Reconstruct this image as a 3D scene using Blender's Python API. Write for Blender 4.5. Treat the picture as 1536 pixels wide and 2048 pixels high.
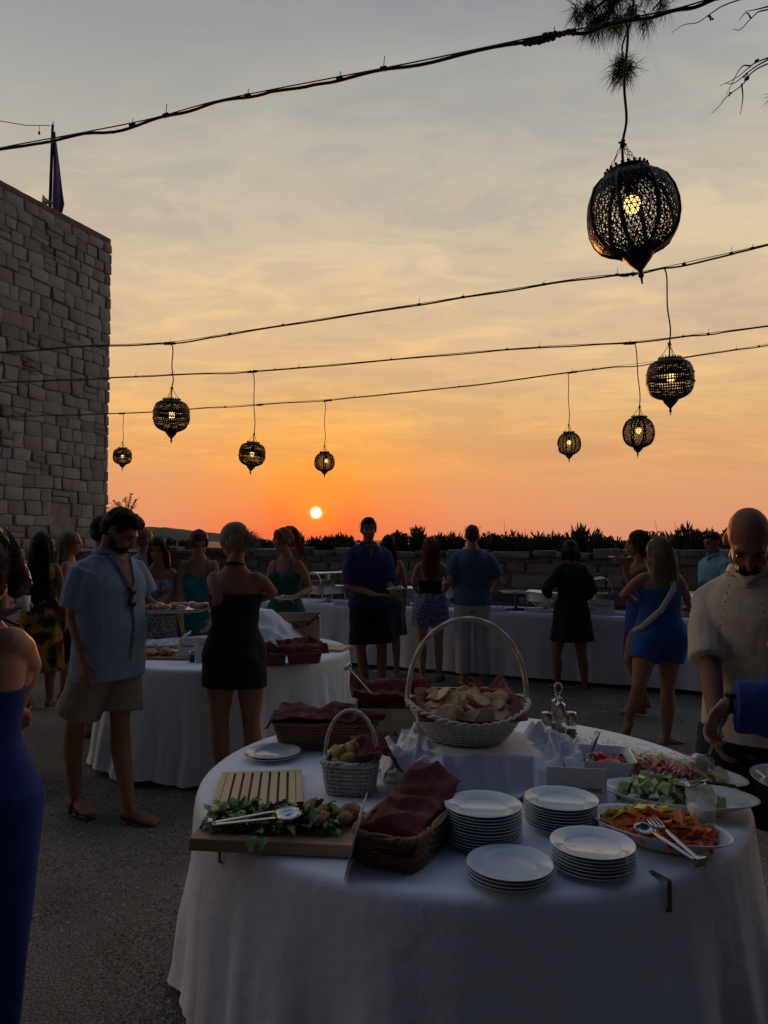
import bpy, bmesh, math, random
from mathutils import Vector as V, Matrix, Euler, noise
S = bpy.context.scene
for o in list(bpy.data.objects): bpy.data.objects.remove(o)
R = math.radians
pi = math.pi
def lin(r, g, b):
    f = lambda c: (c/255/12.92) if c <= 10 else ((c/255+.055)/1.055)**2.4
    return (f(r), f(g), f(b), 1)

# ---------------------------------------------------------------- camera, sky, sun, exposure
CAM_Z, PITCH, FPX = 1.6, R(2.17), 1479.1
cam = bpy.data.objects.new('camera', bpy.data.cameras.new('camera'))
S.collection.objects.link(cam)
cam.location = (0, 0, CAM_Z); cam.rotation_euler = (R(90)+PITCH, 0, 0)
cam.data.sensor_fit = 'VERTICAL'; cam.data.sensor_height = 36; cam.data.lens = 26
cam.data.clip_start = .05; cam.data.clip_end = 9000
S.camera = cam
S.view_settings.view_transform = 'Standard'; S.view_settings.look = 'None'
S.view_settings.exposure = .1; S.view_settings.gamma = 1
S.view_settings.use_curve_mapping = False
S.cycles.use_denoising = True
S.cycles.max_bounces = 6; S.cycles.transparent_max_bounces = 12
S.cycles.sample_clamp_indirect = 4
SUN_EL, SUN_AZ = R(2.1), R(-5.25)
sd = V((math.sin(SUN_AZ)*math.cos(SUN_EL), math.cos(SUN_AZ)*math.cos(SUN_EL), math.sin(SUN_EL)))
sun = bpy.data.objects.new('sun', bpy.data.lights.new('sun', 'SUN'))
S.collection.objects.link(sun)
sun.data.energy = 2.0; sun.data.angle = R(.6); sun.data.color = (1, .36, .1)
sun.rotation_euler = (-sd).to_track_quat('-Z', 'Y').to_euler()

W = bpy.data.worlds.new('World'); S.world = W; W.use_nodes = True
nt = W.node_tree; nt.nodes.clear()
def N(t, **k):
    n = nt.nodes.new(t)
    for a, b in k.items(): setattr(n, a, b)
    return n
def L(a, b): nt.links.new(a, b)
def M(op, a, b=None, c=None, clamp=False):
    n = N('ShaderNodeMath', operation=op, use_clamp=clamp)
    for i, x in enumerate((a, b, c)):
        if x is None: continue
        if isinstance(x, (int, float)): n.inputs[i].default_value = x
        else: L(x, n.inputs[i])
    return n.outputs[0]
def ramp(x, stops, interp='LINEAR'):
    n = N('ShaderNodeValToRGB'); n.color_ramp.interpolation = interp
    els = n.color_ramp.elements
    while len(els) < len(stops): els.new(.5)
    for e, (p, c) in zip(els, stops):
        e.position = p; e.color = c if hasattr(c, '__len__') else (c, c, c, 1)
    L(x, n.inputs[0]); return n.outputs[0]
def mix(f, a, b, t='MIX'):
    n = N('ShaderNodeMixRGB', blend_type=t)
    for i, x in enumerate((f, a, b)):
        if isinstance(x, (int, float)): n.inputs[i].default_value = x
        elif isinstance(x, tuple): n.inputs[i].default_value = x
        else: L(x, n.inputs[i])
    return n.outputs[0]
def vmath(op, a, b):
    n = N('ShaderNodeVectorMath', operation=op)
    for i, x in enumerate((a, b)):
        if isinstance(x, (tuple, V)): n.inputs[i].default_value = tuple(x)
        else: L(x, n.inputs[i])
    return n
tc = N('ShaderNodeTexCoord')
D = vmath('NORMALIZE', tc.outputs['Generated'], (0, 0, 0)).outputs[0]
sep = N('ShaderNodeSeparateXYZ'); L(D, sep.inputs[0])
el = M('MAXIMUM', sep.outputs[2], 0.0)
# cloud veil: soft streaks on a flat cloud deck
inv = M('DIVIDE', 1.0, M('ADD', el, .13))
comb = N('ShaderNodeCombineXYZ')
L(M('MULTIPLY', sep.outputs[0], inv), comb.inputs[0]); L(M('MULTIPLY', sep.outputs[1], inv), comb.inputs[1])
mp = N('ShaderNodeMapping'); mp.inputs['Rotation'].default_value = (0, 0, R(24)); mp.inputs['Scale'].default_value = (.75, 1.35, 1)
L(comb.outputs[0], mp.inputs[0])
def cloud(scale, detail, rough, dist, off):
    n = N('ShaderNodeTexNoise'); n.inputs['Scale'].default_value = scale; n.inputs['Detail'].default_value = detail
    n.inputs['Roughness'].default_value = rough; n.inputs['Distortion'].default_value = dist
    v = vmath('ADD', mp.outputs[0], off).outputs[0]; L(v, n.inputs[0]); return n.outputs[0]
c1 = cloud(1.15, 4, .5, .9, (3.1, 1.7, 0)); c2 = cloud(4.2, 6, .6, 1.1, (0, 5.2, 2))
base = ramp(el, [(0, lin(216, 148, 112)), (.05, lin(219, 156, 114)), (.12, lin(221, 166, 114)), (.17, lin(226, 181, 126)),
                 (.26, lin(217, 188, 152)), (.38, lin(204, 189, 166)), (.46, lin(188, 182, 168)), (.53, lin(168, 167, 162)),
                 (.6, lin(150, 152, 154)), (.7, lin(132, 138, 146)), (1, lin(110, 120, 138))])
sdot = vmath('DOT_PRODUCT', D, sd).outputs['Value']
ang = M('DIVIDE', M('ARCCOSINE', M('MINIMUM', sdot, .999999)), R(40), clamp=True)     # 0..1 over 40 degrees from the sun
glowc = ramp(el, [(0, lin(253, 102, 54)), (.035, lin(255, 126, 48)), (.085, lin(255, 156, 54)), (.14, lin(255, 178, 74)), (.22, lin(246, 190, 112)), (.4, lin(226, 192, 142))])
glowf = ramp(ang, [(0, .97), (.07, .87), (.15, .6), (.3, .26), (.55, .07), (1, 0)], 'EASE')
sky = mix(glowf, base, glowc)
cl = M('ADD', M('MULTIPLY', c1, .6), M('MULTIPLY', c2, .4))
clf = ramp(cl, [(.4, .0), (.5, .45), (.6, 1)], 'EASE')
amount = ramp(el, [(0, 0.0), (.06, .12), (.12, .75), (.16, .8), (.3, .75), (.5, .6), (.7, .4), (1, .35)])
lit = mix(1.0, sky, ramp(el, [(0, (1.1, 1.05, 1, 1)), (.15, (1.16, 1.12, .95, 1)), (.4, (1.27, 1.19, 1.02, 1)), (.6, (1.2, 1.16, 1.08, 1))]), 'MULTIPLY')
dark = mix(1.0, sky, ramp(el, [(0, (.97, .96, .98, 1)), (.15, (.86, .86, .96, 1)), (.4, (.79, .82, .9, 1)), (.6, (.84, .87, .94, 1))]), 'MULTIPLY')
cloudy = mix(clf, dark, lit)
sky = mix(amount, sky, cloudy)
# sky blues and dims eastward; overhead, out of view, boosted to brighten tabletops
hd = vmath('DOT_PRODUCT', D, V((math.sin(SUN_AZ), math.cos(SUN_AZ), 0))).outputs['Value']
sky_gain = ramp(M('MULTIPLY_ADD', hd, .5, .5), [(0, (.02, .033, .072, 1)), (.3, (.026, .043, .09, 1)), (.43, (.085, .125, .23, 1)), (.5, (.5, .62, .9, 1)), (.57, (1.25, 1.42, 1.75, 1)), (.67, (1.5, 1.6, 1.75, 1)), (.79, (1.2, 1.22, 1.26, 1)), (.885, (1, 1, 1, 1))], 'EASE')
sky = mix(1.0, sky, sky_gain, 'MULTIPLY')
nish = N('ShaderNodeTexSky', sky_type='NISHITA', sun_disc=False, sun_elevation=SUN_EL, sun_rotation=SUN_AZ, air_density=1.5, dust_density=3, ozone_density=1.5)
nb = mix(1.0, nish.outputs[0], (.05, .05, .05, 1), 'MULTIPLY')
sky = mix(.06, sky, nb)
# the sun's own disc, dimmed by haze
disc = ramp(ang, [(0, (1, .93, .62, 1)), (.0092, (1, .9, .5, 1)), (.0105, (.2, .12, .02, 1)), (.016, (.05, .025, 0, 1)), (.06, (0, 0, 0, 1))])
sky = mix(1.0, sky, mix(1.0, disc, (2.2, 2.2, 2.2, 1), 'MULTIPLY'), 'ADD')
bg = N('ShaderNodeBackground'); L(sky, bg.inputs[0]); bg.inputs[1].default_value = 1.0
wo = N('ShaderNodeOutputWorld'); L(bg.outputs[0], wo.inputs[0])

# ---------------------------------------------------------------- helpers
def at(px, py, Y):
    """point at depth Y that the photograph (1536 x 2048) shows at px, py"""
    x, z = (px-768)/FPX, -(py-1024)/FPX
    dy, dz = math.cos(PITCH)-z*math.sin(PITCH), math.sin(PITCH)+z*math.cos(PITCH)
    t = Y/dy
    return V((x*t, Y, CAM_Z+dz*t))
def on(px, py, z):
    """point at height z that the photograph shows at px, py"""
    a, b = at(px, py, 1), V((0, 0, CAM_Z))
    return b+(a-b)*((z-CAM_Z)/(a.z-CAM_Z))

MATS = {}
def mat(name, col, rough=.6, metal=0., bump=None, var=None, trans=0., alpha=1., ior=1.45, emit=0., stretch=(1, 1, 1), sheen=0., sub=0., spec=None):
    """bump = (scale, strength), var = (scale, second colour, contrast)"""
    if name in MATS: return MATS[name]
    m = bpy.data.materials.new(name); m.use_nodes = True; t = m.node_tree
    p = t.nodes['Principled BSDF']; c = tuple(col[:3])+(1,)
    p.inputs['Base Color'].default_value = c; p.inputs['Roughness'].default_value = rough
    p.inputs['Metallic'].default_value = metal; p.inputs['IOR'].default_value = ior
    p.inputs['Transmission Weight'].default_value = trans; p.inputs['Alpha'].default_value = alpha
    if spec is not None: p.inputs['Specular IOR Level'].default_value = spec
    if sheen: p.inputs['Sheen Weight'].default_value = sheen
    if sub:
        p.inputs['Subsurface Weight'].default_value = sub; p.inputs['Subsurface Radius'].default_value = (.02, .008, .004)
    if emit:
        p.inputs['Emission Color'].default_value = c; p.inputs['Emission Strength'].default_value = emit
    tx = t.nodes.new('ShaderNodeTexCoord'); mpn = t.nodes.new('ShaderNodeMapping')
    mpn.inputs['Scale'].default_value = stretch; t.links.new(tx.outputs['Object'], mpn.inputs[0])
    if var:
        n = t.nodes.new('ShaderNodeTexNoise'); n.inputs['Scale'].default_value = var[0]; n.inputs['Detail'].default_value = 4
        t.links.new(mpn.outputs[0], n.inputs[0])
        r = t.nodes.new('ShaderNodeValToRGB'); k = var[2] if len(var) > 2 else .2
        r.color_ramp.elements[0].position = .5-k; r.color_ramp.elements[0].color = c
        r.color_ramp.elements[1].position = .5+k; r.color_ramp.elements[1].color = tuple(var[1][:3])+(1,)
        t.links.new(n.outputs[0], r.inputs[0]); t.links.new(r.outputs[0], p.inputs['Base Color'])
    if bump:
        n = t.nodes.new('ShaderNodeTexNoise'); n.inputs['Scale'].default_value = bump[0]; n.inputs['Detail'].default_value = 5
        t.links.new(mpn.outputs[0], n.inputs[0])
        b = t.nodes.new('ShaderNodeBump'); b.inputs['Strength'].default_value = bump[1]; b.inputs['Distance'].default_value = bump[2] if len(bump) > 2 else .01
        t.links.new(n.outputs[0], b.inputs['Height']); t.links.new(b.outputs[0], p.inputs['Normal'])
    MATS[name] = m; return m

def link(name, data, parent=None, loc=(0, 0, 0), rot=(0, 0, 0), label=None, cat=None, group=None, kind=None, scale=None):
    o = bpy.data.objects.new(name, data); S.collection.objects.link(o)
    o.parent = parent; o.location = loc; o.rotation_euler = rot
    if scale is not None: o.scale = scale if hasattr(scale, '__len__') else (scale,)*3
    for a, b in (('label', label), ('category', cat), ('group', group), ('kind', kind)):
        if b: o[a] = b
    return o
def thing(name, label, cat, loc=(0, 0, 0), rz=0, group=None, kind=None):
    return link(name, None, None, loc, (0, 0, rz), label, cat, group, kind)
def retag(o, label=None, cat=None, group=None, kind=None):
    for a, b in (('label', label), ('category', cat), ('group', group), ('kind', kind)):
        if b: o[a] = b
    return o

class MB:
    def __init__(s): s.v = []; s.f = []
    def loft(s, rings, cap=True, loop=False):
        b = len(s.v); n = len(rings[0])
        for r in rings: s.v.extend(tuple(p) for p in r)
        m = len(rings)
        for i in range(m if loop else m-1):
            i2 = (i+1) % m
            for j in range(n):
                j2 = (j+1) % n
                s.f.append((b+i*n+j, b+i*n+j2, b+i2*n+j2, b+i2*n+j))
        if cap and not loop:
            s.f.append(tuple(b+j for j in reversed(range(n)))); s.f.append(tuple(b+(m-1)*n+j for j in range(n)))
        return s
    def tube(s, pts, r, n=8, cap=True, ball=False, flat=1., up=None, loop=False):
        pts = [V(p) for p in pts]; m = len(pts)
        rs = r if hasattr(r, '__len__') else [r]*m
        if ball:
            t0 = (pts[0]-pts[1]).normalized(); t1 = (pts[-1]-pts[-2]).normalized()
            a = [(pts[0]+t0*rs[0]*k, rs[0]*q) for k, q in ((.97, .25), (.7, .71))]
            z = [(pts[-1]+t1*rs[-1]*k, rs[-1]*q) for k, q in ((.7, .71), (.97, .25))]
            pts = [p for p, _ in a]+pts+[p for p, _ in z]; rs = [q for _, q in a]+list(rs)+[q for _, q in z]; m = len(pts)
        rings = []; nx = None
        for i in range(m):
            if loop: t = pts[(i+1) % m]-pts[i-1]
            else: t = pts[min(i+1, m-1)]-pts[max(i-1, 0)]
            t = t.normalized() if t.length > 1e-9 else V((0, 0, 1))
            if nx is None:
                a = V(up) if up else (V((0, 0, 1)) if abs(t.z) < .9 else V((0, 1, 0)))
                nx = t.cross(a).normalized()
            nx = nx-t*nx.dot(t)
            nx = nx.normalized() if nx.length > 1e-6 else t.orthogonal().normalized()
            ny = t.cross(nx)
            rings.append([pts[i]+nx*math.cos(2*pi*j/n)*rs[i]+ny*math.sin(2*pi*j/n)*rs[i]*flat for j in range(n)])
        return s.loft(rings, cap, loop)
    def ell(s, c, r, M3=None, nu=14, nv=9):
        c = V(c); r = r if hasattr(r, '__len__') else (r, r, r); rings = []
        for i in range(nv):
            a = -pi/2+pi*(i+.35)/(nv-.3); ca, sa = math.cos(a), math.sin(a); ring = []
            for j in range(nu):
                p = V((r[0]*ca*math.cos(2*pi*j/nu), r[1]*ca*math.sin(2*pi*j/nu), r[2]*sa))
                ring.append(c+(M3 @ p if M3 else p))
            rings.append(ring)
        return s.loft(rings)
    def box(s, c, d, M3=None):
        c = V(c); b = len(s.v)
        for z in (-.5, .5):
            for x, y in ((-.5, -.5), (.5, -.5), (.5, .5), (-.5, .5)):
                p = V((x*d[0], y*d[1], z*d[2])); s.v.append(tuple(c+(M3 @ p if M3 else p)))
        for q in ((3, 2, 1, 0), (4, 5, 6, 7), (0, 1, 5, 4), (1, 2, 6, 5), (2, 3, 7, 6), (3, 0, 4, 7)): s.f.append(tuple(b+i for i in q))
        return s
    def lathe(s, prof, n=32, sx=1, sy=1, c=(0, 0, 0), cap=True):
        return s.loft([[V(c)+V((r*sx*math.cos(2*pi*j/n), r*sy*math.sin(2*pi*j/n), z)) for j in range(n)] for r, z in prof], cap)
    def grid(s, nx, ny, fn, keep=None):
        b = len(s.v)
        for j in range(ny+1):
            for i in range(nx+1): s.v.append(tuple(fn(i/nx, j/ny)))
        for j in range(ny):
            for i in range(nx):
                if keep and not keep((i+.5)/nx, (j+.5)/ny): continue
                k = b+j*(nx+1)+i; s.f.append((k, k+1, k+nx+2, k+nx+1))
        return s
    def poly(s, pts): b = len(s.v); s.v.extend(tuple(p) for p in pts); s.f.append(tuple(range(b, b+len(pts)))); return s
    def xf(s, M4): s.v = [tuple(M4 @ V(p)) for p in s.v]; return s
    def mesh(s, name='m', smooth=True):
        me = bpy.data.meshes.new(name); me.from_pydata(s.v, [], s.f); me.update()
        if smooth: me.polygons.foreach_set('use_smooth', [True]*len(me.polygons))
        return me
    def build(s, name, m, parent=None, loc=(0, 0, 0), rot=(0, 0, 0), smooth=True, bevel=0, solid=0, sub=0, auto=None, **k):
        me = s.mesh(name, smooth); me.materials.append(m)
        o = link(name, me, parent, loc, rot, **k)
        if solid:
            q = o.modifiers.new('s', 'SOLIDIFY'); q.thickness = solid; q.offset = 0
        if bevel:
            q = o.modifiers.new('b', 'BEVEL'); q.width = bevel; q.segments = 2; q.limit_method = 'ANGLE'; q.angle_limit = R(40)
            q.harden_normals = False
        if sub:
            q = o.modifiers.new('u', 'SUBSURF'); q.levels = q.render_levels = sub
        if auto: me.set_sharp_from_angle(angle=R(auto))
        return o
_tex = {}
def clouds(size, depth=2):
    k = (size, depth)
    if k not in _tex:
        t = bpy.data.textures.new('folds', 'CLOUDS'); t.noise_scale = size; t.noise_depth = depth; _tex[k] = t
    return _tex[k]
def organic(mb, name, m, parent=None, vox=.01, smooth=4, folds=None, loc=(0, 0, 0), rot=(0, 0, 0), **k):
    """closed shapes fused into one continuous skin"""
    me = mb.mesh(name); me.materials.append(m); o = link(name, me, parent, loc, rot, **k)
    q = o.modifiers.new('r', 'REMESH'); q.mode = 'VOXEL'; q.voxel_size = vox; q.use_smooth_shade = True
    q = o.modifiers.new('m', 'SMOOTH'); q.factor = .5; q.iterations = smooth
    for size, amp in folds or ():
        q = o.modifiers.new('d', 'DISPLACE'); q.texture = clouds(size); q.strength = amp; q.mid_level = .5; q.texture_coords = 'LOCAL'
    return o
def nz(x, y=0., z=0.): return noise.noise(V((x, y, z)))
def rnd(a, b): return random.uniform(a, b)
random.seed(7)
# ---------------------------------------------------------------- materials of the setting
gravel = mat('gravel', (.105, .087, .07), .95, bump=(160, 1., .04), var=(125, (.46, .4, .325), .12))
_t = gravel.node_tree; _n = _t.nodes.new('ShaderNodeTexNoise'); _n.inputs['Scale'].default_value = .9; _n.inputs['Detail'].default_value = 6; _n.inputs['Distortion'].default_value = .6
_r = _t.nodes.new('ShaderNodeValToRGB'); _r.color_ramp.elements[0].position = .36; _r.color_ramp.elements[0].color = (.68, .66, .64, 1); _r.color_ramp.elements[1].position = .64; _r.color_ramp.elements[1].color = (1.2, 1.2, 1.2, 1)
_x = _t.nodes.new('ShaderNodeMixRGB'); _x.blend_type = 'MULTIPLY'; _x.inputs[0].default_value = 1
_p = _t.nodes['Principled BSDF']; _l = _p.inputs['Base Color'].links[0].from_socket
_c = [q for q in _t.nodes if q.type == 'TEX_COORD'][0]
_t.links.new(_c.outputs['Object'], _n.inputs[0]); _t.links.new(_n.outputs[0], _r.inputs[0]); _t.links.new(_l, _x.inputs[1]); _t.links.new(_r.outputs[0], _x.inputs[2]); _t.links.new(_x.outputs[0], _p.inputs['Base Color'])
stone_mats = [mat('limestone_a', (.37, .375, .39), .95, bump=(14, .9, .03), var=(5, (.45, .44, .44), .25)),
              mat('limestone_b', (.29, .29, .3), .95, bump=(17, .9, .03), var=(6, (.39, .38, .38), .25)),
              mat('limestone_c', (.44, .445, .46), .95, bump=(12, .9, .03), var=(7, (.33, .315, .31), .25)),
              mat('limestone_pink', (.34, .3, .29), .95, bump=(15, .9, .03), var=(6, (.38, .335, .31), .25))]
mortar = mat('mortar', (.25, .235, .225), 1., bump=(30, .8, .03), var=(9, (.34, .32, .3), .2))
capmat = mat('weathered_mortar', (.14, .115, .1), 1., bump=(20, .9, .04), var=(6, (.22, .19, .165), .2))
darkstone = mat('rubble_stone', (.22, .18, .145), 1., bump=(16, .9, .03), var=(5, (.3, .25, .205), .25))
black_iron = mat('black_iron', (.012, .011, .01), .55, .6, bump=(60, .3))
cable_m = mat('black_cable', (.012, .012, .012), .6)
wire_m = mat('steel_wire', (.05, .05, .05), .5, .6)

# ---------------------------------------------------------------- ground, sea-side land, hill
MB().grid(90, 90, lambda u, v: (lambda x, y: (x, y, .02*nz(x*.5, y*.5)+.012*nz(x*1.7, y*1.7, 3)-.012))(-30+60*u, -28+56*v)
          ).build('ground', gravel, kind='structure', label='trampled beige gravel of the terrace', cat='ground')
scrub = mat('scrub', (.07, .065, .04), 1., bump=(.6, 1, .5), var=(.08, (.13, .115, .08), .2))
MB().grid(60, 60, lambda u, v: (-4500+9000*u, -4500+9000*v, -.35)).build('terrain', scrub, kind='structure')
def hill(x0, x1, D0, hs):
    mb = MB(); n = 80
    def f(u, v):
        x = x0+(x1-x0)*u; e = math.sin(pi*u)**.7
        q = u*(len(hs)-1); i = min(int(q), len(hs)-2); h = hs[i]+(hs[i+1]-hs[i])*(q-i)
        h = (h+1.1*nz(x*.05, 1.3)+.45*nz(x*.2, 4)*1.2)
        return (x, D0+220*v, max(-.4, h*math.sin(pi*min(1, v*1.02))-.4))
    mb.grid(n, 14, f)
    return mb.build('hill', scrub, kind='structure')
hill(-470, -150, 900, [0, 6, 11, 15, 18.5, 20, 20.5, 19, 16.5, 13, 10.5, 7, 5, 0])

# loose pebbles, the nearer part of the gravel
pm = MB()
for i in range(9000):
    y = 2.2+6.5*random.random()**1.6; x = rnd(-.62, .62)*y
    if (x-.29)**2+(y-2.72)**2 < .8: continue
    r = rnd(.003, .008)*(1+.05*y); z = .02*nz(x*.5, y*.5)+.012*nz(x*1.7, y*1.7, 3)-.012
    a = rnd(0, 6.3); c, s_ = math.cos(a)*r, math.sin(a)*r
    b = len(pm.v)
    pm.v += [(x+c*1.4, y+s_*1.4, z), (x-s_, y+c, z), (x-c*1.2, y-s_*1.2, z), (x+s_, y-c, z), (x+rnd(-.3, .3)*r, y+rnd(-.3, .3)*r, z+r*.9)]
    pm.f += [(b, b+1, b+4), (b+1, b+2, b+4), (b+2, b+3, b+4), (b+3, b, b+4)]
pm.build('gravel_pebbles', mat('pebble', (.1, .085, .07), .9, var=(25, (.5, .45, .38), .1)), smooth=False, kind='stuff', label='loose pale pebbles scattered over the gravel', cat='gravel')

# ---------------------------------------------------------------- masonry
def stone_variants(n, name):
    out = []
    for i in range(n):
        bm = bmesh.new(); bmesh.ops.create_cube(bm, size=1)
        bmesh.ops.bevel(bm, geom=bm.edges[:], offset=rnd(.05, .11), segments=1, affect='EDGES')
        k = [rnd(-.1, .1) for _ in range(6)]
        for v in bm.verts:
            v.co.x += k[0]*v.co.z+k[1]*v.co.y+rnd(-.045, .045); v.co.z += k[2]*v.co.x+rnd(-.05, .05); v.co.y += rnd(-.04, .04)
        me = bpy.data.meshes.new(name); bm.to_mesh(me); bm.free()
        me.materials.append(stone_mats[0]); me.polygons.foreach_set('use_smooth', [True]*len(me.polygons)); me.set_sharp_from_angle(angle=R(50))
        out.append(me)
    return out
SV = stone_variants(12, 'stone')
SVM = {}
def stone_mesh(mi, mats):
    k = (random.randrange(len(SV)), mi, id(mats))
    if k not in SVM:
        me = SV[k[0]].copy(); me.materials.clear(); me.materials.append(mats[mi]); SVM[k] = me
    return SVM[k]
def courses(parent, length, z0, z1, wr, hr, mats, depth, skip=None, jit=.02, weights=None, name='stone'):
    z = z0; n = 0
    while z < z1:
        h = rnd(*hr); x = -rnd(0, .25)
        if z+h > z1: h = z1-z
        if h < .05: break
        while x < length:
            w = rnd(*wr)
            xa, xb = max(x, 0), min(x+w, length)
            if xb-xa > .05 and not (skip and skip((xa+xb)/2, z+h/2)):
                split = random.random() < .16 and h > .2
                for q in range(2 if split else 1):
                    hh = h/2 if split else h
                    zz = z+hh*(q+.5); sh = hh*rnd(.86, 1.0)
                    o = link(name, stone_mesh(random.choices(range(len(mats)), weights)[0], mats), parent,
                             ((xa+xb)/2, -rnd(0, .035)+.06, zz+rnd(-.5, .5)*jit), (rnd(-.02, .02), rnd(-.05, .05), rnd(-.03, .03)),
                             scale=((xb-xa)*rnd(.9, 1.0), depth, sh))
                    n += 1
            x += w
        z += h*rnd(.97, 1.02)
    return n
# tower: visible face runs from its far corner back towards the left of the frame
tower = thing('stone_tower', 'tall pale limestone tower of rough coursed blocks at the left edge', 'tower', (-6.38, 17.0, 0), math.atan2(-.931, -.365)+pi)
TH = 8.62
tl = 5.2
# local x runs along the face away from the camera; the far corner is x = 0, so the face spans x = -tl..0, outward normal is -y
MB().box((-tl/2-.01, 1.998, TH/2-.1), (tl-.02, 4.0, TH-.2)).build('wall_core', mortar, tower, smooth=False)
mbc = MB()
mbc.grid(60, 4, lambda u, v: (-tl+tl*u, -.005+rnd(-.01, .01), TH-.2+.18*v+(.09*nz(u*11, 5)-.02 if v < .3 else .015*nz(u*20, 3))))
mbc.grid(60, 4, lambda u, v: (-tl+tl*u, -.005+4.06*v, TH-.02+.015*nz(u*20, 3)))
mbc.build('wall_cap', capmat, tower, solid=.03)
def tskip(x, z):
    if .75 < z-3.1+.0*x < 1.35 and -tl+2.6 < x-tl < -tl+3.3: return False
    X = x-tl
    return (-2.62 < X < -1.98 and 4.92 < z < 5.36) or (-1.55 < X < -1.05 and .9 < z < 2.35)
tc_ = link('facing', None, tower, (-tl, 0, 0))
bpy.data.objects.remove(tc_)
_old = link
class _Off: pass
def courses_off(parent, off, *a, **k):
    before = set(parent.children)
    n = courses(parent, *a, **k)
    for c in parent.children:
        if c not in before: c.location.x += off
    return n
courses_off(tower, -3.75, 3.75, .35, TH-.15, (.22, .52), (.21, .33), stone_mats, .16, lambda x, z: tskip(x-3.75+tl, z), weights=(5, 5, 3, 1))
for k in range(9):                                  # broken patch with thin red slivers
    link('sliver', stone_mesh(3, stone_mats), tower, (-2.3+rnd(-.25, .25), .0, 4.98+.04*k), (0, rnd(-.15, .15), 0), scale=(rnd(.15, .34), .1, .035))
MB().lathe([(0.001, 0), (.25, 0), (.25, 1.1), (.235, 1.22), (.18, 1.36), (.1, 1.43), (.001, 1.45)], 20, 1, .16).build('blocked_opening', mortar, tower, (-1.3, .02, .9))
# tumbled rock shoulder right of the tower foot
rk = MB()
rk.ell((0, 0, .6), (.75, .5, 1.5)); rk.ell((.5, .1, .3), (.8, .5, 1.1)); rk.ell((-.5, .2, .7), (.5, .5, 1.1)); rk.ell((1.3, .2, .1), (.9, .5, .75))
organic(rk, 'ruined_wall', darkstone, None, .06, 2, ((.25, .16), (.08, .06)), (-6.35, 17.9, 0), label='low broken rubble wall at the foot of the tower', cat='wall')

# long rubble wall behind the buffet
wd = V((.902, -.431, 0)); wrot = math.atan2(wd.y, wd.x)
wall = thing('stone_wall', 'long dark rubble stone wall behind the buffet', 'wall', (-6.2, 13.55, 0), wrot)
WL, WH = 14.2, 1.41
wb = MB()
wb.grid(120, 8, lambda u, v: (WL*u, .03+.03*nz(u*60, v*5), -.15+(WH+.15)*v+(.035*nz(u*38, 2) if v > .9 else 0)))
wb.grid(120, 5, lambda u, v: (WL*u, .03+.5*v, WH+.035*nz(u*38, 2)+.04*nz(u*50, v*4, 7)*math.sin(pi*v)))
wb.build('wall_core', darkstone, wall)
dk = [mat('rubble_a', (.27, .225, .185), 1., bump=(14, .9, .03), var=(5, (.33, .28, .235), .25)), mat('rubble_b', (.22, .18, .15), 1., bump=(14, .9, .03), var=(5, (.22, .185, .15), .25)),
      mat('rubble_c', (.31, .26, .215), 1., bump=(14, .9, .03), var=(5, (.17, .14, .115), .25))]
for c in range(1): courses_off(wall, 2.6, 9.0, .45, WH-.03, (.16, .55), (.1, .24), dk, .11, jit=.05)
_x = 2.6
while _x < 11.6:                                    # coping stones, uneven
    w = rnd(.3, .75)
    link('coping_stone', stone_mesh(random.randrange(3), dk), wall, (_x+w/2, .2, WH+rnd(-.015, .03)), (rnd(-.03, .03), rnd(-.03, .03), rnd(-.04, .04)), scale=(w*.97, .5, rnd(.07, .13)))
    _x += w

# ---------------------------------------------------------------- bushes on and behind the wall
leaf_a = mat('leaf_dark', (.065, .07, .03), .7, var=(8, (.11, .11, .045), .2))
leaf_b = mat('leaf_olive', (.085, .075, .035), .7, var=(8, (.13, .11, .05), .2))
stem_m = mat('stem_brown', (.07, .045, .03), .9)
def blade(mb, p, d, l, w):
    d = d.normalized(); a = d.cross(V((rnd(-1, 1), rnd(-1, 1), rnd(-1, 1)))).normalized()*w
    q = p+d*l*.55+V((0, 0, l*.04)); e = p+d*l
    b = len(mb.v); mb.v += [tuple(p-a*.5), tuple(p+a*.5), tuple(q+a), tuple(e), tuple(q-a)]; mb.f += [(b, b+1, b+2, b+4), (b+2, b+3, b+4)]
def bush(x, y, z, rx, ry, h, n, m, label, spiky=1., style='clump', name='bush'):
    t = thing(name, label, 'bush', (x, y, z), 0, 'bushes along the top of the wall')
    st = MB(); fo = MB()
    tips = []
    for i in range(max(5, int(n/45))):
        a, r = rnd(0, 2*pi), random.random()**.5
        hh = h*(1-.55*r*r)*(rnd(.45, 1.12) if style == 'blade' else rnd(.75, 1.05))
        e = V((rx*r*math.cos(a), ry*r*math.sin(a), hh*.8)); b0 = V((e.x*.35, e.y*.35, -.05))
        st.tube([b0, (b0+e)/2+V((rnd(-.03, .03), 0, .02)), e], [.012, .009, .005], 4)
        tips.append((b0, e, hh))
    if style == 'clump': n = int(n*1.5)
    for i in range(n):
        b0, e, hh = random.choice(tips); k = rnd(.25, 1.0)
        p = b0.lerp(e, k)+V((rnd(-.05, .05), rnd(-.05, .05), rnd(-.03, .04)))
        out = (e-b0).normalized()
        d = out*rnd(.4, 1.4)*spiky+V((rnd(-1, 1), rnd(-1, 1), rnd(-.35, .9)))*.75
        blade(fo, p, d, rnd(.08, .17) if style == 'blade' else rnd(.035, .075), rnd(.009, .016))
    st.build('stems', stem_m, t); fo.build('foliage', m, t, smooth=False)
    return t
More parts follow.
